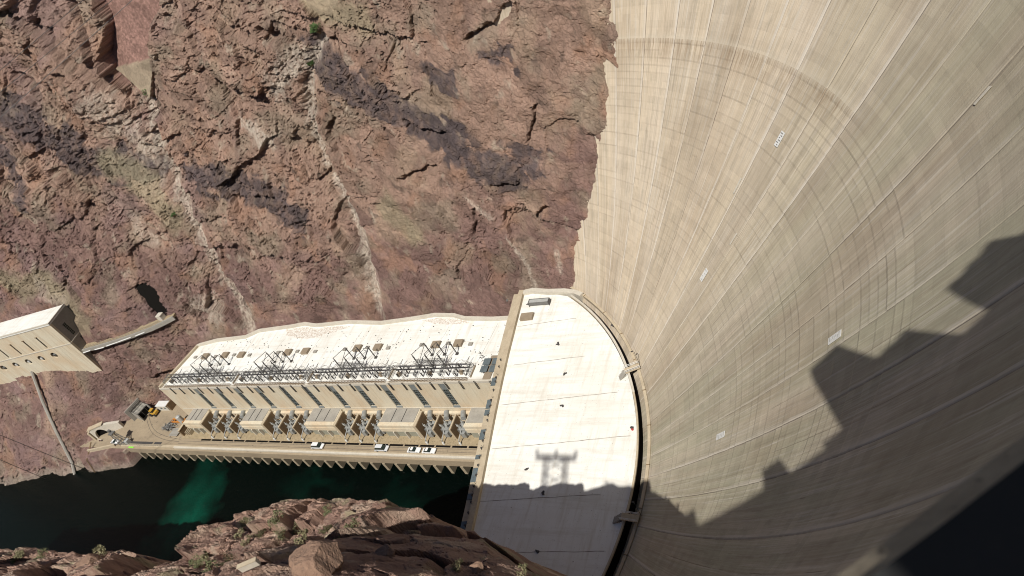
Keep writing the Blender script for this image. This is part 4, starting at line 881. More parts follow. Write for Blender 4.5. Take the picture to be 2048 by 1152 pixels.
# ------------------------------------------------------------------ take-off poles and switching frames on the roof
pos = [(243.0,231.0),(208.5,198.5),(171.0,159.5),(138.5,127.0)]
def lattice(mb, a, b, hgt, wid, n, r=.05):
    a = Vector(a); b = Vector(b); d = (b-a)/n; ax = Vector((0, 0, hgt)); sd = Vector((-(b-a).normalized().y, (b-a).normalized().x, 0))*wid
    for off in (Vector(), ax, sd, ax+sd): mb.bar(a+off, b+off, r)
    for i in range(n):
        p = a+d*i; q = a+d*(i+1); mb.bar(p, q+ax, r*.7); mb.bar(p+ax, p+ax+sd, r*.7); mb.bar(p+ax, q+ax+sd, r*.7); mb.bar(p, p+ax, r*.6); mb.bar(p+sd, q+sd+ax, r*.6)
names = ['farthest from the dam', 'second farthest from the dam', 'second nearest the dam', 'nearest the dam']
for gi, (s0, s1) in enumerate(pos):
    c0 = (s0+s1)/2
    tk = thing('insulator_frame', 'pole and insulator frame standing on white roof, ' + names[gi], 'insulator frame', (c0, 128.4, ZW), 0, 'insulator frames on the wing roof')
    sp = (s0-s1)/2*.83
    for row, wo, xo in ((0, 0.0, 0.0), (1, -4.6, 2.6)):
        for k in range(3):
            x = xo+(1-k)*sp; mb = MB(); mb.cyl((x, wo, 0), (x, wo, 2.6), .2, 7, .17); mb.cyl((x, wo, 2.6), (x, wo, 6.0), .16, 7, .11)
            mb.build('pole', M['steel_dark'], tk)
            mb = MB()
            for z in np.arange(2.6, 5.4, .28): mb.cyl((x, wo, z), (x, wo, z+.1), .2, 8)
            mb.box(x-.5, x+.5, wo-.45, wo+.45, 0, .3); mb.box(x-.3, x+.3, wo-.12, wo+.12, 4.4, 4.6); mb.build('insulator', M['steel_dark'], tk)
            if row == 0:
                mb = MB(); mb.bar((x, wo, 5.9), (x+2.6, wo-4.6, 5.9), .09); mb.bar((x+.1, wo, 5.2), (x+2.4, wo-4.4, 1.6), .09); mb.build('busbar', M['steel_dark'], tk)
    mb = MB(); lattice(mb, (2.6-sp-1, -4.9, 2.2), (2.6+sp+1, -4.9, 2.2), .8, .8, 10); mb.build('cross_truss', M['steel_grey'], tk)
    for k in (-1, 0, 1):
        mb = MB(); x = 2.6+k*sp; lattice_pts = [(x-.5, -5.0), (x+.5, -5.0), (x+.5, -4.1), (x-.5, -4.1)]
        for p in lattice_pts: mb.bar((p[0], p[1], 0), (p[0], p[1], 2.4), .05)
        for z in (0.2, 1.2): mb.bar((x-.5, -5.0, z), (x+.5, -5.0, z+1), .04); mb.bar((x+.5, -4.1, z), (x-.5, -4.1, z+1), .04)
        mb.build('truss_leg', M['steel_grey'], tk)
    # long switching frame at the wall edge
    sa_, sb__ = [(261.0,223.0),(221.6,186.0),(184.6,151.0),(149.6,120.0)][gi]
    sw = thing('switch_frame', 'long steel switch frame along roof edge, ' + names[gi], 'switch frame', ((sa_+sb__)/2, 118.6, ZW), 0, 'switch frames along the roof edge')
    hl = (sa_-sb__)/2
    mb = MB(); lattice(mb, (-hl, -1.0, .15), (hl, -1.0, .15), .7, .7, int(hl*1.6), .05); mb.build('edge_truss', M['concrete_brown'], sw)
    mb = MB()
    for w_ in (1.0, 2.4, 3.8):
        mb.bar((-hl, w_, 2.2+.1*w_), (hl-.8, w_, 2.2+.1*w_), .06)
    mb.cyl((-hl, 2.9, 1.7), (hl-.8, 2.9, 1.7), .13, 6); mb.cyl((-hl+1, 4.0, 2.0), (hl-1, 4.0, 2.0), .09, 6)
    mb.build('busbar', M['steel_dark'], sw)
    r2_ = random.Random(gi)
    n_ = int(hl*2/4.4)
    for i in range(n_+1):
        x = -hl+i*2*hl/n_; mb = MB(); 
        lattice(mb, (x, .4, 1.3), (x, 4.4, 1.7), .6, .6, 5, .05)
        for w_ in (.6, 4.2):
            for dx in (0, .6): mb.bar((x-dx, w_, 0), (x-dx, w_, 2.0), .06)
        mb.build('cross_truss', M['steel_grey'], sw)
    for i in range(int(n_*1.6)):
        x = -hl+1.2+i*(2*hl-2.4)/(n_*1.6-1)
        for j in range(3):
            mb = MB(); w_ = .9+j*1.4+r2_.uniform(-.2, .2); mb.cyl((x, w_, .2), (x+r2_.uniform(-.2, .2), w_, 1.9), .13, 6)
            for z in (.7, 1.0, 1.3, 1.6): mb.cyl((x, w_, z), (x, w_, z+.1), .24, 7)
            mb.build('insulator', M['steel_dark'] if i % 3 else M['steel_light'], sw)
        if i % 2 == 0:
            mb = MB(); p0 = Vector((x, 4.0, 2.0)); p1 = Vector((x+4.0, 4.4, 2.0))
            for q_ in range(6):
                a = q_/6; b = (q_+1)/6; f = lambda u: p0.lerp(p1, u)+Vector((0, 1.1*math.sin(math.pi*u), .4*math.sin(math.pi*u)))
                mb.bar(f(a), f(b), .05)
            mb.bar((x+.3, 4.4, 1.6), (x-.2, 6.6, 2.4), .06); mb.bar((x+.9, 4.4, 1.6), (x-.2, 6.6, 2.4), .06)
            mb.build('switch_arm', M['steel_dark'], sw)
    for i in range(3):
        x = -hl+3+i*(2*hl-6)/2; mb = MB(); mb.box(x-.5, x+.5, 1.4, 2.4, 0, 1.3); mb.build('control_box', M['hatch'], sw)
    mb = MB(); mb.extr([(.2, 0), (4.6, 0), (4.6, .5), (.2, .5)], -hl-.9, -hl-.5); mb.build('end_plinth', M['hatch'], sw)

# ------------------------------------------------------------------ transformers
def transformer(loc, label):
    g = thing('transformer', label, 'transformer', loc, 0, 'power transformers in the bays')
    mb = MB(); mb.box(-1.15, 1.15, -1.6, 1.2, .4, 3.2); mb.box(-.7, .7, -2.4, -1.6, .5, 2.4); mb.build('tank', M['transformer_grey'], g, .08)
    mb = MB(); mb.cyl((-.4, .9, 4.9), (.5, 3.1, 4.9), .75, 14); mb.build('conservator', M['transformer_grey'], g)
    mb = MB()
    for k in range(7): mb.box(-1.75, -1.2, -1.5+k*.36, -1.32+k*.36, .7, 2.9); mb.box(1.2, 1.7, -1.5+k*.36, -1.32+k*.36, .7, 2.9)
    mb.build('radiator', M['steel_grey'], g)
    for x, w_, tz in ((-.7, -.9, 5.0), (.6, -1.0, 5.3), (0, .3, 5.4)):
        mb = MB(); mb.cyl((x, w_, 3.2), (x*1.6, w_-.3, tz), .2, 8, .1)
        for k in range(5): z = 3.4+k*.28; mb.cyl((x*(1+.12*k), w_-.05*k, z), (x*(1+.12*k), w_-.05*k, z+.1), .32, 8)
        mb.build('bushing', M['steel_light'], g)
    mb = MB(); mb.cyl((.3, -1.6, 3.0), (.8, -4.1, 1.6), .14, 8); mb.cyl((.8, -4.1, 1.6), (.9, -4.3, .5), .16, 8); mb.build('pipe', M['transformer_grey'], g); mb = MB(); mb.cyl((-.4, 1.2, 3.0), (-.4, 1.3, 4.3), .12, 6); mb.build('pipe', M['transformer_grey'], g)
    mb = MB(); mb.cyl((.8, -4.3, 0), (.8, -4.3, .8), .3, 10); mb.cyl((.8, -4.3, .8), (.8, -4.3, 1.1), .2, 10); mb.build('valve', M['white_metal'], g)
    return g
bn = ['bay farthest from dam', 'second farthest bay from dam', 'second nearest bay to dam', 'bay nearest dam']
kk = ['in downstream cell', 'in middle cell', 'in dam-side cell']
tf0 = None
for bi, (a, b) in enumerate(banks):
    L_ = a-b
    for k in range(3):
        x = a-0.7-(k+.53)*(L_-.2)/3; lab = 'grey transformer %s of %s' % (kk[k], bn[bi])
        if tf0 is None: tf0 = transformer((x, 113.2, 4.15), lab); tf0.scale = (1.14, 1.14, 1.14)
        else:
            g = dup(tf0); g.location = P(x, 113.2, 4.15); g['label'] = lab

# ================================================================== roadway, tailrace deck and piers
mb = MB(); mb.box(104, 326, 102.4, 130, 1.2, 4.0); o = mb.build('road', M['road']); tag(o, kind='structure')
mb = MB(); mb.box(104, 262, 107.9, 110.5, 3.9, 4.14); o = mb.build('pavement', M['gravel']); tag(o, kind='structure')
mb = MB(); mb.box(110, 259, 110.5, 117.3, 3.9, 4.12); o = mb.build('bay_floor', M['gravel']); tag(o, kind='structure')
dk_o = (205, 103.2, -4)
dk = thing('tailrace_deck', 'tan concrete road deck edge on a row of water piers', 'deck', dk_o)
mb = MB(); mb.box(104-205, 296-205, 0.0, 1.2, 3.9, 8.6); mb.build('fascia', M['concrete_tan'], dk)
mb = MB(); mb.box(104-205, 262-205, -.10, .6, 8.1, 8.75); mb.build('kerb_beam', M['concrete_light'], dk)
mb = MB(); mb.box(104-205, 292-205, 2.6, 3.0, -5, 5.1); mb.build('pier_shade_backing', M['black_void'], dk)  # near-black backing stands in for the shade between the piers
piers = np.arange(118.5, 292, 5.15)
pm = None
for i, s in enumerate(piers):
    mb = MB(); mb.prism([(-.55, 2.6), (-.55, -.3), (.55, -.3), (.55, 2.6)], -5.0, 3.92)
    if pm is None: pm = mb.mesh('pier', M['pier'])
    o = bpy.data.objects.new('pier', pm); o.location = P(s-205, 0, 0); link(o, dk)
for i, s in enumerate(np.arange(123, 252, 6.2)):
    mb = MB(); mb.box(s-205-2.75, s-205+2.75, 4.0, 4.72, 8.02, 8.10); mb.build('slot_cover', M['black_void'], dk)
for w_ in (4.95, 2.3, 3.5, 1.3):
    mb = MB(); mb.box(105-205, 262-205, w_, w_+.08, 8.0, 8.03); mb.build('rail', M['steel_dark'], dk)
mb = MB(); mb.extr([(2.2, 8.0), (5.0, 8.0), (5.0, 8.012), (2.2, 8.012)], 160.3-205, 160.5-205); 
mb2 = MB(); mb2.prism([(161.0-205, .8), (161.2-205, .8), (162.9-205, 4.0), (162.7-205, 4.0)], 8.0, 8.014); mb2.build('road_line', M['paint_line'], dk)
for a, b in ((297.5, 277.5), (276.6, 272.0)):
    mb = MB(); mb.box(b-205, a-205, .9, 2.7, 8.0, 8.05); mb.build('floor_grating', M['steel_dark'], dk)
mb = MB()
for s in np.arange(270, 303, 1.5): mb.bar((s-205, .35, 8.4), (s-205, .35, 9.5), .04)
mb.bar((270-205, .35, 9.5), (302-205, .35, 9.5), .05); mb.bar((270-205, .35, 9.0), (302-205, .35, 9.0), .04); mb.build('railing', M['steel_grey'], dk)
mb = MB(); mb.wallrun([(300-205, .2), (312-205, -2.4), (315.5-205, -3.1)], .6, 7.5, 9.2); mb.build('end_wall', M['concrete_tan'], dk)

# ------------------------------------------------------------------ cars
def car(loc, label, pal, kind='saloon', rz=0.0):
    g = thing('parked_car', label, 'car', loc, rz, 'cars on the powerhouse road')
    L, Wd = (4.9, 1.86) if kind != 'van' else (5.2, 2.0); hb = .78; hr = 1.45 if kind != 'van' else 1.85
    prof = [(-L/2, .35), (-L/2, .70), (-L/2+.1, hb), (-L/2+1.1, hb+.14), (L/2-1.0, hb+.16), (L/2-.08, hb+.06), (L/2, .62), (L/2, .35)]
    mb = MB(); mb.extr([(p[0], p[1]) for p in prof], -Wd/2, Wd/2, 'w'); mb.build('body', pal, g, .07)
    f0, f1, b1, b0 = (-.55, .25, L/2-1.35, L/2-.65) if kind == 'saloon' else (-1.3, -.55, L/2-.5, L/2-.15)
    cb = MB(); z0, z1 = hb+.13, hr
    vs = [(-f0*0+f0-.35, -Wd/2+.12, z0), (-f0*0+f0-.35, Wd/2-.12, z0), (b0, Wd/2-.12, z0), (b0, -Wd/2+.12, z0), (f1-.2, -Wd/2+.3, z1), (f1-.2, Wd/2-.3, z1), (b1-.2, Wd/2-.3, z1), (b1-.2, -Wd/2+.3, z1)]
    cb.add(vs, [(0,1,2,3),(4,7,6,5),(0,4,5,1),(1,5,6,2),(2,6,7,3),(3,7,4,0)]); cb.build('windows', M['glass'], g, .04)
    mb = MB(); mb.box(f1-.22, b1-.18, -Wd/2+.3, Wd/2-.3, z1-.01, z1+.05); mb.build('roof', pal, g, .02)
    for x in (-L/2+.95, L/2-.95):
        for w_ in (-Wd/2+.08, Wd/2-.08):
            mb = MB(); mb.cyl((x, w_-.11, .34), (x, w_+.11, .34), .34, 14); wl_ = mb.build('wheel', M['rubber'], g)
            sgn = -1 if w_ < 0 else 1; mb = MB(); mb.cyl((x, w_+sgn*.11, .34), (x, w_+sgn*.125, .34), .2, 10); mb.build('hub_cap', M['steel_light'], wl_)
    for w_ in (-.65, .65):
        mb = MB(); mb.box(-L/2-.02, -L/2+.1, w_-.2, w_+.2, .55, .70); mb.build('headlight', M['white_metal'], g)
        mb = MB(); mb.box(L/2-.1, L/2+.02, w_-.2, w_+.2, .55, .70); mb.build('tail_light', M['red'], g)
    for w_ in (-Wd/2-.08, Wd/2+.08):
        mb = MB(); mb.box(f0-.1, f0+.1, w_-.09, w_+.09, .9, 1.05); mb.build('mirror', pal, g)
    return g
car((187.2, 105.9, 4.03), 'white estate car farthest from the dam on the long road', M['car_white'], 'van')
car((158.8, 105.8, 4.03), 'silver estate car with dark windows beside the painted road line', M['car_silver'], 'van')
car((145.5, 105.5, 4.03), 'white saloon car parked in front of another white saloon', M['car_white'])
car((139.6, 105.4, 4.03), 'white saloon car closest to the dam', M['car_white'])
car((301.6, 105.0, 4.03), 'white saloon car beside the steel hoist near the tunnel mouth', M['car_white'], 'saloon', -.12)
# ================================================================== yard at the end of the wing
ht = thing('lattice_hoist', 'grey steel lattice hoist tower standing at the deck edge', 'hoist', (294.5, 104.6, 4))
mb = MB()
fe = [(-2.2,-1.1),(2.0,-1.1),(2.0,1.3),(-2.2,1.3)]; te = [(1.0,-.4),(2.6,-.4),(2.6,1.0),(1.0,1.0)]
H_ = 7.0
for a, b in zip(fe, te): mb.bar((*a, 0), (*b, H_), .13)
for k in range(4):
    f = k/4; g2 = (k+1)/4
    for i in range(4):
        p = [fe[i][j]*(1-f)+te[i][j]*f for j in (0, 1)]; q = [fe[(i+1) % 4][j]*(1-g2)+te[(i+1) % 4][j]*g2 for j in (0, 1)]; r = [fe[(i+1) % 4][j]*(1-f)+te[(i+1) % 4][j]*f for j in (0, 1)]
        mb.bar((*p, f*H_), (*q, g2*H_), .07); mb.bar((*p, f*H_), (*r, f*H_), .07)
mb.build('lattice', M['steel_grey'], ht)
mb = MB(); mb.box(.4, 3.0, -.8, 1.4, H_, H_+.4); mb.cyl((3.0, .3, H_+.9), (3.0, 1.2, H_+.9), .7, 12); mb.build('head_platform', M['steel_grey'], ht)
mb = MB(); mb.box(-3.2, -1.4, -.6, 1.2, .1, 2.3); mb.build('winch_cabin', M['steel_light'], ht, .05)
mb = MB(); mb.bar((-2.4, .3, 2.3), (2.6, .3, H_+.4), .06); mb.bar((-3.0, 1.6, 0.1), (2.6, .8, H_+.4), .06); mb.build('hoist_rope', M['steel_dark'], ht)
mb = MB(); mb.box(-3.0, .2, -1.7, -1.2, 0.02, .16)
o = mb.build('netting', M['lime']); o.location = P(290.6, 104.4, 4.05); tag(o, 'strip of lime green netting on the deck beside the hoist', 'netting')

# tunnel portal, arched, facing the yard
tp = thing('tunnel_portal', 'cream concrete tunnel portal with a wide dark arch', 'tunnel portal', (316.5, 106.6, 4))
def portal_pt(u, z, d): # u along the face, d depth into rock
    fx_, fy_ = 0.89, 0.46     # the face runs upstream and into the rock
    return (-fx_*u+d*0.46, fy_*u+d*0.89, z)
arch = [(math.cos(math.radians(a_))*2.9+3.6, max(0, math.sin(math.radians(a_))*4.2)) for a_ in range(180, -1, -15)]
vs = []; fs = []
outer = [(0, 0), (0, 4.8), (1.5, 5.3), (4.2, 5.6), (8.6, 5.0), (13.5, 3.2), (13.5, 0)]
face = outer+[(p[0], p[1]) for p in arch[::-1]]
n_ = len(face)
mb = MB(); mb.add([portal_pt(u, z, 0) for u, z in face]+[portal_pt(u, z, 1.4) for u, z in face], [tuple(range(n_)), tuple(range(2*n_-1, n_-1, -1))]+[(i, (i+1) % n_, n_+(i+1) % n_, n_+i) for i in range(n_)])
mb.build('arch_wall', M['concrete_light'], tp)
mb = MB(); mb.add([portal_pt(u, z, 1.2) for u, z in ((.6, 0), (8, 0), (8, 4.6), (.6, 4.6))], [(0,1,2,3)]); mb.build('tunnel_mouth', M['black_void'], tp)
mb = MB(); mb.add([portal_pt(u, z, d) for z, d in ((5.62, -.2), (5.62, 2.2)) for u in (-.4, 7)]+[portal_pt(u, z, d) for z, d in ((5.9, -.2), (5.9, 2.2)) for u in (-.4, 7)], [(0,1,3,2),(4,5,7,6),(0,1,5,4),(2,3,7,6),(0,2,6,4),(1,3,7,5)]); mb.build('coping', M['concrete_tan'], tp)
mb = MB(); mb.add([portal_pt(u, z, d) for u, d in ((-.2, -.6), (-.2, 3.4), (-1.0, 3.4), (-1.0, -.6)) for z in (0, 4.8)], [(0,1,3,2),(2,3,5,4),(4,5,7,6),(6,7,1,0),(0,2,4,6),(1,3,5,7)]); mb.build('wing_wall', M['concrete_tan'], tp)
bf = thing('road_barrier', 'red and white barrier board beside the tunnel mouth', 'barrier', (312.6, 105.6, 4.02))
mb = MB(); mb.box(-1.0, 1.0, -.08, .08, .6, .9); mb.build('board', M['white_metal'], bf); mb = MB(); mb.box(-.9, -.5, -.1, .1, .62, .88); mb.box(.1, .5, -.1, .1, .62, .88); mb.build('red_stripe', M['red'], bf)
mb = MB(); mb.box(-.8, -.7, -.3, .3, 0, .6); mb.box(.7, .8, -.3, .3, 0, .6); mb.build('stand', M['steel_dark'], bf)

# steel-framed gatehouse with an open dark bay against the rock
gh = thing('gatehouse', 'dark steel gatehouse with flat grey roof and open bay against rock', 'shed', (293.8, 119.2, 4), math.radians(78)); gh.scale = (.74, .85, .66)
A_ = 0.0
mb = MB(); mb.box(-3.6, 3.6, 1.2, 5.6, 5.0, 5.3); mb.build('roof', M['concrete_grey'], gh)
mb = MB(); mb.box(-3.9, -3.5, -1.6, 5.8, 0, 5.9); mb.box(3.5, 3.9, -1.6, 5.8, 0, 5.9); mb.box(-3.9, 3.9, 5.5, 5.9, 0, 6.0); mb.build('side_wall', M['concrete_grey'], gh)
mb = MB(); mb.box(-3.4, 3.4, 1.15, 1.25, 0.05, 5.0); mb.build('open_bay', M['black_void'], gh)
mb = MB()
for x in (-3.9, -1.3, 1.3, 3.9): mb.bar((x, -1.6, 0), (x, -1.6, 6.6), .13); mb.bar((x, 5.9, 3), (x, 5.9, 8.2), .12); mb.bar((x, -1.6, 6.6), (x, 5.9, 8.2), .1)
mb.bar((-3.9, -1.6, 6.6), (3.9, -1.6, 6.6), .12); mb.bar((-3.9, 5.9, 8.2), (3.9, 5.9, 8.2), .12); mb.bar((-3.9, 2.2, 7.4), (3.9, 2.2, 7.4), .1); mb.build('frame', M['steel_dark'], gh)
mb = MB(); mb.box(-4.6, 6.0, 6.2, 6.8, 0, 9.5); mb.build('back_wall', M['concrete_grey'], gh)
hut = thing('site_office', 'small white office hut with two windows beside gatehouse', 'hut', (284.5, 122.8, 4))
mb = MB(); mb.box(-3.2, 3.2, -1.3, 1.3, 0, 3.0); mb.build('wall', M['concrete_light'], hut)
mb = MB(); mb.box(-3.4, 3.4, -1.5, 1.5, 3.0, 3.25); mb.build('roof', M['white_metal'], hut)
for x in (-1.6, .8):
    mb = MB(); mb.box(x-.6, x+.6, -1.36, -1.31, 1.1, 2.2); wn_ = mb.build('window', M['glass_grey'], hut); mb = MB(); mb.box(x-.7, x+.7, -1.42, -1.37, 1.0, 1.1); mb.build('sill', M['white_metal'], wn_)
mb = MB(); mb.box(-4.6, -4.0, -1.2, 1.8, 0, 3.6); mb.build('side_wall', M['concrete_brown'], hut)
for i, (s, w, r) in enumerate(((281.5,126.2,.5),(280.2,125.6,.45),(278.6,125.2,.5),(277.6,124.4,.35))):
    mb = MB(); mb.cyl((0,0,0), (0,0,1.0), r, 10); mb.cyl((0,0,1.0), (0,0,1.06), r*.9, 10); o = mb.build('storage_barrel', M['steel_grey'], None); o.location = P(s, w, 4.02)
    tag(o, ['pale barrel nearest the office hut by the rock', 'second barrel from the office hut', 'third barrel from the office hut', 'small barrel nearest the wing wall corner'][i], 'barrel', 'barrels in the rock corner')
ld = thing('wheel_loader', 'yellow wheel loader standing in front of the gatehouse', 'loader', (289.3, 119.7, 4))
mb = MB(); mb.box(-2.3, .9, -1.0, 1.0, .8, 1.9); mb.build('body', M['yellow'], ld, .1); mb = MB(); mb.box(-.9, .7, -.8, .8, 1.9, 3.0); mb.build('cab', M['glass'], ld, .05); mb = MB(); mb.box(-1.0, .8, -.9, .9, 3.0, 3.15); mb.build('cab_roof', M['yellow'], ld)
for x in (-1.5, 1.1):
    for w_ in (-1.15, 1.15): mb = MB(); mb.cyl((x, w_-.25, .7), (x, w_+.25, .7), .7, 12); mb.build('wheel', M['rubber'], ld)
mb = MB(); mb.extr([(1.9, .2), (3.0, .2), (3.0, .5), (2.4, 1.3), (1.9, 1.3)], -1.4, 1.4, 'w'); mb.build('bucket', M['concrete_brown'], ld); mb = MB(); mb.bar((.7, -.7, 1.5), (2.1, -.7, .8), .14); mb.bar((.7, .7, 1.5), (2.1, .7, .8), .14); mb.build('lift_arm', M['yellow'], ld)
# heaps of scaffold, orange plant and planks
sc_ = thing('scaffold_stack', 'tangled grey scaffold and pipe heap in the yard', 'scaffold', (273.6, 112.9, 4))
r3_ = random.Random(5)
for nm, mt, n_, rr_ in (('pipe_bundle', M['steel_grey'], 26, .09), ('frame_bundle', M['steel_light'], 20, .07), ('tarpaulin_roll', M['steel_dark'], 7, .16)):
    mb = MB()
    for k in range(n_):
        a = r3_.uniform(-.6, .6)+(1.57 if r3_.random() < .3 else 0); L_ = r3_.uniform(.8, 2.2); x, y, z = r3_.uniform(-3.0, 2.2), r3_.uniform(-1.6, 1.8), r3_.uniform(.1, 1.4)
        mb.cyl((x-L_*math.cos(a), y-L_*math.sin(a), z), (x+L_*math.cos(a), y+L_*math.sin(a), z+r3_.uniform(-.3, .5)), rr_, 6)
    mb.build(nm, mt, sc_)
op = thing('orange_gantry', 'orange steel gantry beams lying behind the scaffold heap', 'gantry', (269.9, 115.0, 4))
mb = MB(); mb.box(-4.2, 3.6, -.25, .25, .9, 1.4); mb.box(-4.2, 3.6, 1.15, 1.65, .9, 1.4)
for x in (-4, -2, 0, 2, 3.4): mb.box(x-.16, x+.16, .25, 1.15, 1.0, 1.3)
mb.build('beam', M['orange'], op)
mb = MB()
for x in (-3.6, 3.0): mb.box(x-.25, x+.25, -.4, 1.8, 0, .9)
mb.build('trestle', M['steel_dark'], op)
pk = thing('plank_pallet', 'pallet of weathered grey planks beside scaffold heap', 'planks', (267.6, 110.6, 4))
for k in range(6):
    mb = MB(); mb.box(-2.6, 2.4, -1.9+k*.62, -1.4+k*.62, .3, .62+.05*(k % 2)); mb.build('plank_stack', M['concrete_grey'], pk)
mb = MB(); mb.box(-2.2, -1.9, -2, 1.9, 0, .3); mb.box(1.7, 2.0, -2, 1.9, 0, .3); mb.build('bearer', M['concrete_brown'], pk)
tk_ = thing('storage_tank', 'upright silver cylinder tank at the corner of the wing', 'tank', (267.2, 115.6, 4))
mb = MB(); mb.cyl((0,0,.3), (0,0,4.0), 1.05, 16); mb.cyl((0,0,4.0), (0,0,4.4), 1.05, 16, .4); mb.build('shell', M['steel_light'], tk_)
mb = MB(); [mb.box(x-.1, x+.1, y-.1, y+.1, 0, .5) for x in (-.7, .7) for y in (-.7, .7)]; mb.build('leg', M['steel_dark'], tk_)
bw = thing('yard_wall', 'low brown block wall at the end of the service bays', 'wall', (261.3, 111.6, 4))
mb = MB(); mb.box(-.4, .4, -2.6, 4.6, 0, 3.4); mb.build('wall', M['concrete_brown'], bw); mb = MB(); mb.box(-.5, .5, -2.7, 4.6, 3.4, 3.6); mb.build('coping', M['concrete_tan'], bw)
for k in range(3):
    mb = MB(); mb.box(-4.4+k*1.1, -4.1+k*1.1, -2.2, 3.5, 0, 2.0); mb.build('rib', M['concrete_tan'], bw)
# curved rails set in the yard
mb = MB()
for off in (0, 1.5):
    pts = [(262, 106.4+off*.7), (272, 107.2+off), (282, 110.0+off), (290, 115.0+off), (296, 120.0+off*1.0)]
    P4 = [Vector((*p, 0)) for p in pts]
    sm = []
    for i in range(len(P4)-1):
        p0 = P4[max(i-1, 0)]; p1 = P4[i]; p2 = P4[i+1]; p3 = P4[min(i+2, len(P4)-1)]
        for k in range(8):
            u = k/8; sm.append(0.5*((2*p1)+(p2-p0)*u+(2*p0-5*p1+4*p2-p3)*u*u+(3*p1-p0-3*p2+p3)*u**3))
    for a, b in zip(sm[:-1], sm[1:]): mb.obox(((a.x+b.x)/2, (a.y+b.y)/2), (b-a).length/2+.02, .06, 3.98, 4.03, math.atan2(b.y-a.y, b.x-a.x))
o = mb.build('yard_rail', M['steel_dark']); tag(o, 'pair of curved rails set in the yard paving', 'rails')

# ================================================================== valve house on its ledge
vh_o = (304.6, 125.0, 30)
vh = thing('valve_house', 'tall cream valve house on the cliff with round openings and slit windows', 'valve house', vh_o)
fd = Vector((0.984, -0.178)); bd = Vector((0.22, 1.0))     # along the front (downstream), along the end wall (into the rock)
def V(u, v, z): q_ = fd*u+bd*v; return (q_.x, q_.y, z)
LZ, TZ, DV = 62.0, 26.3, 11.2
def vbox(mb, u0, u1, v0, v1, z0, z1):
    mb.add([V(u0,v0,z0),V(u1,v0,z0),V(u1,v1,z0),V(u0,v1,z0),V(u0,v0,z1),V(u1,v0,z1),V(u1,v1,z1),V(u0,v1,z1)], [(0,1,2,3),(4,7,6,5),(0,4,5,1),(1,5,6,2),(2,6,7,3),(3,7,4,0)])
# front wall with real openings, built as a triangulated outline per bay
cyls = [14.1+k*8.0 for k in range(6)]; slits = [13.0+k*7.95 for k in range(6)]
mb = MB(); zc_ = 11.3; rc_ = 1.6
vbox(mb, 0, 10.9, 0, 1.0, -2.5, zc_+3); 
for c_ in cyls:
    u0, u1 = c_-3.15, c_+3.15; sq = [(u0, zc_-3), (u1, zc_-3), (u1, zc_+3), (u0, zc_+3)]
    nn = 24; circ = [(c_+rc_*math.cos(2*math.pi*k/nn+math.pi*1.25), zc_+rc_*math.sin(2*math.pi*k/nn+math.pi*1.25)) for k in range(nn)]
    per = []
    for k in range(nn):
        e = k*4/nn; i = int(e); f = e-i; a = sq[i]; b = sq[(i+1) % 4]; per.append((a[0]+(b[0]-a[0])*f, a[1]+(b[1]-a[1])*f))
    vs = [V(p[0], 0, p[1]) for p in per]+[V(p[0], 0, p[1]) for p in circ]+[V(p[0], 1.0, p[1]) for p in circ]
    mb.add(vs, [(k, (k+1) % nn, nn+(k+1) % nn, nn+k) for k in range(nn)]+[(nn+k, nn+(k+1) % nn, 2*nn+(k+1) % nn, 2*nn+k) for k in range(nn)])
vbox(mb, 10.95, cyls[-1]+3.15, 0, 1.0, -2.5, zc_-3.002)
for c_ in cyls[:-1]: vbox(mb, c_+3.152, c_+4.848, 0, 1.0, zc_-3, zc_+3)
vbox(mb, cyls[-1]+3.16, LZ, 0, 1.0, -2.5, zc_+3)
zs0, zs1 = 15.8, 22.1
es_ = sorted([0, LZ]+[s-.42 for s in slits]+[s+.42 for s in slits])
for a, b in zip(es_[0::2], es_[1::2]): vbox(mb, a, b, 0, 1.0, zc_+3.001, TZ)
for s in slits: vbox(mb, s-.42, s+.42, 0, 1.0, zc_+3.001, zs0); vbox(mb, s-.42, s+.42, 0, 1.0, zs1, TZ)
mb.build('front_wall', M['concrete_wall'], vh)
mb = MB(); vbox(mb, 0.0, 0.9, 1.002, DV, -2.5, TZ); mb.build('end_wall', M['concrete_grey'], vh)
mb = MB(); vbox(mb, -.06, LZ, -.14, .0, 14.9, 15.3); vbox(mb, -.16, -.001, -.14, DV, 14.9, 15.3); mb.build('string_course', M['concrete_light'], vh)
mb = MB(); vbox(mb, -.25, LZ, -.25, DV, TZ, TZ+.5); mb.build('roof', M['roof_white'], vh)
mb = MB(); vbox(mb, -.25, LZ, -.25, .25, TZ+.5, TZ+1.0); vbox(mb, -.25, .25, .25, DV, TZ+.5, TZ+1.0); mb.build('parapet', M['concrete_light'], vh)
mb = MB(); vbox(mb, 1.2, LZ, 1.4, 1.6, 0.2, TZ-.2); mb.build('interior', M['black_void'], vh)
for s in slits:
    mb = MB(); vbox(mb, s-.42, s+.42, .5, .6, zs0, zs1); g = mb.build('window', M['glass'], vh)
    mb = MB(); [vbox(mb, s-.42, s+.42, .35, .49, z, z+.14) for z in np.arange(zs0+.5, zs1, .75)]; vbox(mb, s-.05, s+.05, .32, .48, zs0, zs1); mb.build('frame', M['door_grey'], g)
    mb = MB(); vbox(mb, s-.7, s+.7, -.12, .02, zs1, zs1+.25); mb.build('lintel', M['concrete_brown'], g)
for i, c_ in enumerate(cyls):
    mb = MB(); a = Vector(V(c_+.25, 1.3, zc_-.2)); b = Vector(V(c_+.45, .35, zc_-.4)); mb.cyl(a, b, .85, 18)
    g = mb.build('outlet_valve', M['steel_grey'], vh); mb = MB(); mb.cyl(b, b+(b-a).normalized()*.12, .7, 18); mb.build('valve_cap', M['white_metal'] if i in (1, 2, 3) else M['steel_dark'], g)
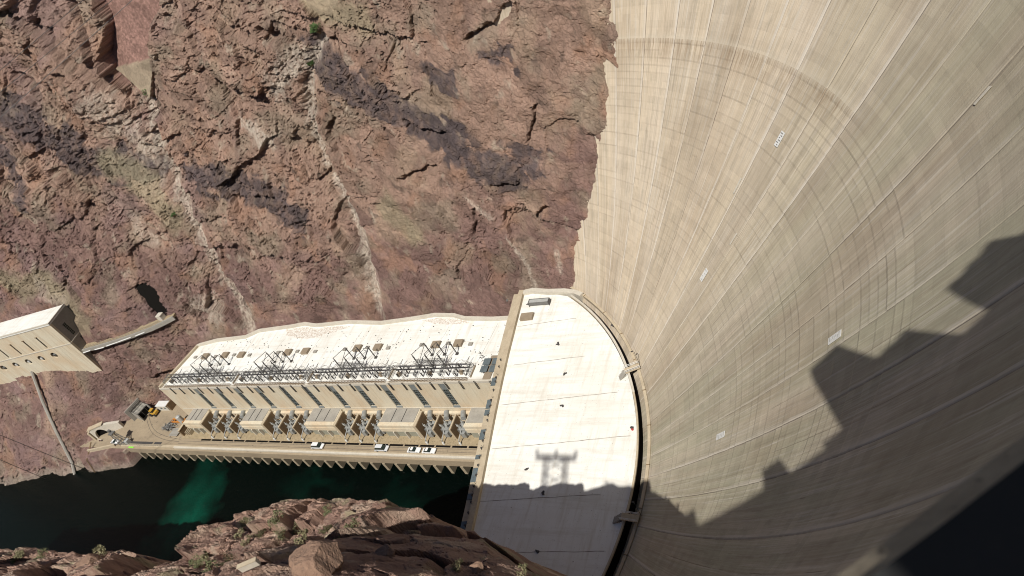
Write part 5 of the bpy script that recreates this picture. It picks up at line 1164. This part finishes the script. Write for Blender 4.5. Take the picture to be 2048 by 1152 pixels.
for z0_, z1_, v0_, v1_ in ((16.3, 22.4, 3.6, 5.2), (9.6, 13.8, 5.0, 6.0)):
    mb = MB(); vbox(mb, -.06, -.02, v0_, v1_, z0_, z1_); g = mb.build('window', M['glass'], vh)
    mb = MB(); [vbox(mb, -.14, -.07, v0_, v1_, z, z+.12) for z in np.arange(z0_, z1_, .8)]; [vbox(mb, -.13, -.07, v, v+.1, z0_, z1_) for v in (v0_, (v0_+v1_)/2, v1_-.1)]; mb.build('frame', M['steel_grey'], g)
# rock ledge road to the valve house
rd = [(304.9,126.4),(296.0,128.3),(287.0,130.5),(278,133.2),(270.0,136.0),(264.6,139.0),(260.6,141.6)]
rw = [2.6,2.8,2.9,3.1,3.4,3.6,3.8]
ZRd = 39.7
mb = MB(); L = rd; R = [(p[0]+1.0, p[1]+4.2) for p in rd]
mb.prism(L+R[::-1], ZRd-1.0, ZRd); o = mb.build('access_road', M['gravel']); tag(o, kind='structure')
rwv = thing('retaining_wall', 'tan concrete retaining wall holding the cliff ledge road', 'wall', (285, 129, ZRd))
mb = MB(); mb.wallrun([(p[0]-285, p[1]-129-.3) for p in rd], .7, [-1.5,-1.5,-1.5,-1.5,-1.6,-1.7,-1.7], .15); mb.build('wall', M['concrete_grey'], rwv)
for a, b in zip(rd[:-2], rd[1:-1]):
    mb = MB(); mb.bar((a[0]-285, a[1]-129-.2, 1.0), (b[0]-285, b[1]-129-.2, 1.0), .05); n_ = 6
    for k in range(n_): f = k/n_; mb.bar((a[0]+(b[0]-a[0])*f-285, a[1]+(b[1]-a[1])*f-129-.2, .1), (a[0]+(b[0]-a[0])*f-285, a[1]+(b[1]-a[1])*f-129-.2, 1.0), .05)
    mb.build('railing', M['steel_grey'], rwv)
pp = thing('wall_pipe', 'white pipe fixed along the ledge road wall', 'pipe', (290, 126, ZRd))
for a, b in (((304.6,125.4,-1.1),(300.5,126.5,-1.0)),((298.5,127.0,-1.3),(293.5,128.1,-1.4)),((292,128.5,-1.2),(279,132.1,-.8)),((277,132.7,-.9),(272.5,134.3,-.8))):
    mb = MB(); mb.cyl((a[0]-290, a[1]-126, a[2]), (b[0]-290, b[1]-126, b[2]), .22, 8); mb.build('pipe_length', M['white_metal'], pp)
hb_ = thing('cave_hut', 'small pale concrete block at the mouth of the cliff adit', 'hut', (266.4, 140.4, ZRd))
mb = MB(); mb.box(-1.6, 1.0, -1.0, 1.2, 0, 2.2); mb.build('wall', M['concrete_light'], hb_); mb = MB(); mb.box(-1.7, 1.1, -1.1, 1.3, 2.2, 2.4); mb.build('roof', M['concrete_light'], hb_)
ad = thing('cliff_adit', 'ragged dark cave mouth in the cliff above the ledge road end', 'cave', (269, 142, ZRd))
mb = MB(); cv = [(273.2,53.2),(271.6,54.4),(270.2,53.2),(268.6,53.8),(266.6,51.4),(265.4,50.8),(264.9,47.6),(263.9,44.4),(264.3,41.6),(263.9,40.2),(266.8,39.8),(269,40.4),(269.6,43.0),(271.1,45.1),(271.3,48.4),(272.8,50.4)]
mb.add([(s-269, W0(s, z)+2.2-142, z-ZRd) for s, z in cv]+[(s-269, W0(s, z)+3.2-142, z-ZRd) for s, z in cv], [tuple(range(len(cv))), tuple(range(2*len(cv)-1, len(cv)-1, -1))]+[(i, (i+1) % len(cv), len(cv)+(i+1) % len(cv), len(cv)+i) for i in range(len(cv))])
mb.build('cave_shade_sheet', M['black_void'], ad)  # near-black sheet set in the hole paints the cave's shade
# concrete casing running down the rock from the valve house to the water
cs = thing('pipe_casing', 'narrow concrete casing running down the rock below the valve house', 'pipe casing', (334, 108, 10))
path = [(338.6,36.0),(337.9,30),(336.9,24.2),(334.9,18),(332.2,12.3),(330.6,6),(329.2,0),(328.9,-4.5)]
pts = []
for s, z in path: pts.append(Vector((s-334, min(west_w(s, z), west_w(s+1.0, z), W0(s, z)+.4)-.5-108, z-10)))
mb = MB()
for a, b in zip(pts[:-1], pts[1:]): mb.cyl(a, b+(b-a).normalized()*.2, .62, 6)
mb.build('casing', M['concrete_grey'], cs)
lp_ = thing('ladder_pipe', 'thin brown ladder pipe down the bank below the portal', 'pipe', (316, 100, 4))
mb = MB(); q0 = Vector((-1.5, -.2, .2)); 
for z in (2, -1.5, -4.8, -8.2):
    w_ = min(west_w(314.5, z+4), 104)-100-.5; q1_ = Vector((-1.0, w_, z)); mb.bar(q0, q1_, .12); mb.bar(q0+Vector((.5, 0, 0)), q1_+Vector((.5, 0, 0)), .12); q0 = q1_
mb.build('rails', M['concrete_brown'], lp_)
# lamp bracket near the block end
lm = thing('flood_lamp', 'white angled pole with lamp on the rock near the block end', 'lamp', (109.6, 145.6, 24.6))
mb = MB(); mb.bar((0,0,0), (.5,.9,4.0), .10); mb.bar((.5,.9,4.0), (3.6,-.2,4.6), .08); mb.build('pole', M['white_metal'], lm); mb = MB(); mb.box(3.3, 4.1, -.5, .1, 4.3, 4.7); mb.build('lamp_head', M['steel_grey'], lm)
sp_ = thing('satellite_dish', 'small pale blue dish above the wing roof end', 'dish', (110.6, 143.4, 25))
mb = MB(); mb.cyl((0,0,0), (0,0,1.4), .08, 6); mb.build('mast', M['steel_grey'], sp_); mb = MB(); mb.cyl((0,-.2,1.5), (.1,-.5,1.75), .25, 14, .85); mb.build('dish', M['glass_grey'], sp_)
# stand with struts near the skylight rack
st = thing('antenna_stand', 'thin dark antenna stand at the end of the wing roof', 'antenna', (108.3, 124.5, 24))
mb = MB(); mb.bar((0,0,0), (.2,.2,5.2), .06); mb.bar((1.4,-1.2,0), (.2,.2,4.6), .05); mb.bar((-1.0,-1.4,7.4), (1.8,2.0,3.2), .06); mb.build('mast', M['steel_dark'], st)

# ================================================================== transmission tower on the east slope (its shadow falls on the white roof)
bs_, bw_ = 62.6, 8.0
bz_ = east_z(bs_, bw_)
tt = thing('transmission_tower', 'steel lattice transmission tower on the rock above the block', 'pylon', (bs_, bw_, bz_-1.0))
HT = 150.5-bz_+1.0
mb = MB()
for x in (-2.6, 2.6):
    for dx in (-.55, .55):
        for dy in (-.55, .55): mb.bar((x+dx, dy, -2), (x+dx, dy, HT), .11)
    for z in np.arange(0, HT-1.3, 2.2):
        mb.bar((x-.55, -.55, z), (x+.55, -.55, z+2.2), .09); mb.bar((x+.55, .55, z), (x-.55, .55, z+2.2), .09); mb.bar((x-.55, .55, z), (x-.55, -.55, z+2.2), .09); mb.bar((x+.55, -.55, z), (x+.55, .55, z+2.2), .09)
mb.build('leg', M['steel_grey'], tt)
mb = MB(); 
for z in (HT-.9, HT):
    for y in (-.5, .5): mb.bar((-5.4, y, z), (5.4, y, z), .14)
for k in range(10): x = -5.4+k*1.08; mb.bar((x, .5, HT-.9), (x+1.08, -.5, HT), .08); mb.bar((x, -.5, HT-.9), (x+1.08, -.5, HT), .08)
for z in (HT-6, HT-12, HT-20, HT-28): mb.bar((-2.6, 0, z), (2.6, 0, z+5), .14); mb.bar((2.6, 0, z), (-2.6, 0, z+5), .14)
mb.build('cross_arm', M['steel_grey'], tt)
for x in (-5.2, 0, 5.2):
    mb = MB(); mb.cyl((x, 0, HT), (x+.2, .3, HT+2.3), .12, 6)
    for k in range(6): mb.cyl((x+.03*k, .05*k, HT+.4+k*.3), (x+.03*k, .05*k, HT+.55+k*.3), .32, 8)
    mb.build('insulator', M['steel_dark'], tt)

# ================================================================== overhead cables
def cable(a, b, sag, label, r=.055):
    mb = MB(); a = Vector(a); b = Vector(b); n_ = 24; mid_ = (a+b)/2
    o_ = mid_.copy()
    f = lambda u: a.lerp(b, u)-Vector((0, 0, sag*4*u*(1-u)))-o_
    for k in range(n_): mb.cyl(f(k/n_), f((k+1)/n_), r, 5)
    o = mb.build('overhead_cable', M['steel_dark']); o.location = P(*o_); tag(o, label, 'cable', 'overhead cables across the canyon')
def ext(a, b, e0, e1):
    a = Vector(a); b = Vector(b); d = b-a; return tuple(a-d*e0), tuple(b+d*e1)
for (a, b), lab in zip([((191.2,106.8,148.2),(160,119,153.5)), ((188.1,101.3,145.1),(157.9,121.3,150.5)), ((185.2,95.1,141.2),(150.6,130.1,149.6))],
    ['uppermost of the three thin cables crossing the upper left cliff', 'middle one of the three thin cables crossing the upper left cliff', 'lowest of the three thin cables crossing the upper left cliff']):
    a2, b2 = ext(a, b, 1.5, 1.2); cable(a2, b2, 0.3, lab, .065)
a2, b2 = ext((272.4,71.5,65.6),(283.4,83.2,21.9), .3, .22); cable(a2, b2, .5, 'cable dropping to the water beside the rock casing', .09)
a2, b2 = ext((262.8,63.5,64.2),(288.6,74.6,27.4), .3, .1); cable(a2, b2, .5, 'cable near the waterline at the lower left', .09)

# ================================================================== plants
def leafmat(name, c1, c2):
    m, t, bs = newmat(name); tc = t.nodes.new('ShaderNodeTexCoord').outputs['Object']
    t.links.new(mixrgb(t, ramp(t, noise(t, tc, 3.0, 4), [(.35, 0), (.65, 1)]), c1, c2), bs.inputs['Base Color']); bs.inputs['Roughness'].default_value = .8; return m
M['leaf'] = leafmat('green_leaf', (0.035, 0.075, 0.015), (0.07, 0.12, 0.03)); M['dry'] = leafmat('dry_grass', (0.16, 0.15, 0.075), (0.26, 0.23, 0.13)); M['sage'] = leafmat('sage_leaf', (0.10, 0.115, 0.05), (0.17, 0.17, 0.08))
def shrub(seed, r, h, n, mat, leaf=.16, stems=9, wob=1.0):
    rg_ = random.Random(seed); f = MB(); s = MB(); lobes = []
    for i in range(stems):
        a = rg_.uniform(0, 6.283); l_ = rg_.uniform(.35, 1.0)*r; z = h*rg_.uniform(.45, 1.0); tip = (l_*math.cos(a), l_*math.sin(a), z)
        s.cyl((0, 0, -.3), (tip[0]*.5, tip[1]*.5, z*.55), .05*r, 5, .03*r); s.cyl((tip[0]*.5, tip[1]*.5, z*.55), tip, .03*r, 4, .01*r); lobes.append((tip, rg_.uniform(.25, .5)*r))
    for i in range(n):
        (x, y, z), lr = rg_.choice(lobes); d = Vector((rg_.gauss(0, 1), rg_.gauss(0, 1), rg_.gauss(0, 1))).normalized()*lr*rg_.random()**.4
        c = Vector((x, y, z))+d; u = Vector((rg_.gauss(0, 1), rg_.gauss(0, 1), rg_.gauss(0, 1)+.6*wob)).normalized(); v = u.orthogonal().normalized()
        L_ = leaf*rg_.uniform(.6, 1.4); f.add([tuple(c-u*L_), tuple(c+v*L_*.35), tuple(c+u*L_), tuple(c-v*L_*.35)], [(0,1,2,3)])
    me1 = bpy.data.meshes.new('foliage'); me1.from_pydata(f.v, [], f.f); me1.materials.append(mat)
    return me1, s.mesh('stem', M['concrete_brown'])
def place(name, meshes, loc, sc, rz, label, cat, group=None):
    g = thing(name, label, cat, loc, rz, group); g.scale = (sc, sc, sc)
    for nm, me_ in zip(('foliage', 'stem'), meshes): link(bpy.data.objects.new(nm, me_), g)
    return g
sh = shrub(1, 1.9, 2.6, 900, M['leaf'], .26, 14)
for (s, z, sc, lab) in ((155.2, 112.6, 1.15, 'green bush growing at the top of the pale streak in mid cliff'), (238.0, 110.0, 1.5, 'green bush growing at the foot of the concrete slab in the gully')):
    place('green_bush', sh, (s, west_w(s, z)-.6, z-.6), sc, random.uniform(0, 6), lab, 'bush', 'green bushes on the cliff')
for i, (s, z, lab) in enumerate(((243.6, 72.5, 'small olive shrub beside the left pale streak low on the cliff'), (162.5, 104.4, 'small shrub just below the mid cliff bush'))):
    place('small_shrub', sh, (s, west_w(s, z)-.3, z-.3), .55, i*2.0, lab, 'bush')
kinds = [shrub(2, .8, .7, 420, M['dry'], .12, 9, 2), shrub(3, .9, .7, 460, M['sage'], .10, 10, 1.5), shrub(4, .7, .55, 360, M['dry'], .13, 8, 2)]
BUSHES = []
BUSHES = [ # s, w, kind, size, label
 (96.9,40.2,1,1.7,'grey-green bush near the top edge of the big near rock'), (96.2,40.9,0,1.3,'dry tuft in a hollow below the rock top edge'),
 (84.0,38.7,2,1.5,'straw-coloured tuft in the middle of the near rock'), (95.1,38.1,1,1.5,'sage bush in the groove of the near rock'),
 (107.7,32.1,0,1.8,'yellow-green bush low on the left flank of the near rock'), (97.7,28.2,1,1.6,'bush at the frame foot of the left rock flank'),
 (103.9,29.4,1,1.5,'green bush just above the flank foot bush'), (100.1,38.0,2,1.4,'tuft left of the rock groove'), (101.0,36.1,0,1.2,'small dry tuft under the rock groove'),
 (160.7,36.5,0,2.2,'straw bush on the far left rock ledge'), (183.7,34.0,1,2.0,'dark sage bush on the far left rocks'), (188.4,33.1,2,2.0,'pale tuft at the far left rock edge'),
 (37.3,22.6,2,1.0,'dry grass tuft in the shaded rocks by the roof'), (33.9,25.2,0,.9,'small dry tuft nearest the shaded roof corner'),
 (68.1,34.2,1,1.3,'grey bush under the rock peak'), (106.5,37.7,0,1.4,'tuft on the rounded left shoulder of the rock'), (190.5,31.4,1,1.9,'lowest bush at the far left corner'),
 (59.3,18.6,1,1.0,'bush on the near ridge beside the boulder'), (52.5,22.1,0,1.0,'yellow tuft on the near ridge crest'), (52.3,23.4,1,1.1,'green bush on the near ridge crest'),
 (90.5,44.0,1,1.2,'bush close behind the rock peak'), (112,42,0,1.4,'bush at the left end of the rock crest')]
for i, (s, w, k, sz, lab) in enumerate(BUSHES):
    place('desert_bush', kinds[k], (s, w, east_z(s, w)-.1), sz, i*1.3, lab, 'bush', 'desert bushes on the near rocks')
def boulder(s, w, r, seed, label, mat, squash=(1, 1, .7)):
    bm = bmesh.new(); bmesh.ops.create_icosphere(bm, subdivisions=5, radius=r)
    nn_ = Noise2(seed); co = np.array([v.co for v in bm.verts]); rr_ = random.Random(seed)
    for k in range(16): # chop flats
        n = Vector((rr_.gauss(0, 1), rr_.gauss(0, 1), rr_.gauss(0, 1))).normalized(); dd = r*rr_.uniform(.62, .92)
        pr = co@np.array(n)-dd; co = co-np.clip(pr, 0, None)[:, None]*np.array(n)[None]*.92
    dsp = nn_.fbm(co[:, 0]/r*2.2+co[:, 2]/r, co[:, 1]/r*2.2, 6, .6)*.13*r; co = co*(1+dsp/r)[:, None]*np.array(squash)
    for v, c_ in zip(bm.verts, co): v.co = c_
    me = bpy.data.meshes.new('boulder'); bm.to_mesh(me); bm.free(); me.materials.append(mat)
    o = bpy.data.objects.new('boulder', me); o.location = P(s, w, east_z(s, w)+r*.15); o.rotation_euler = (0, 0, seed); link(o); tag(o, label, 'boulder', 'boulders on the near rocks')
M['boulder'] = surface('boulder_stone', (0.30, 0.19, 0.13), (0.22, 0.135, 0.095), 0.8, .95, .8, spots=((.16, .11, .08), 3, .6, .5), bmp=.12, fine=5)
boulder(42.6, 16.9, 2.4, 3, 'large smooth brown boulder at the bottom edge of the photo', M['boulder'])
boulder(43.4, 22.0, 1.0, 5, 'small lit brown boulder standing alone in the rock shadow', M['boulder'])
boulder(36.4, 23.4, .7, 8, 'little pale boulder low in the shade by the roof', M['boulder'])
boulder(156, 31, 3.6, 9, 'big rounded reddish boulder on the far left rocks', M['boulder'])
pm_ = thing('concrete_marker', 'pale concrete beam end poking from the near rock at the bottom', 'beam', (46.2, 15.2, east_z(46.2, 15.2)+.8))
mb = MB(); mb.obox((0, 0), .8, .16, -.6, .05, -.5); mb.build('beam', M['concrete_light'], pm_, .03); mb = MB(); mb.obox((0, 0), .84, .19, .052, .10, -.5); mb.build('cap', M['concrete_tan'], pm_)
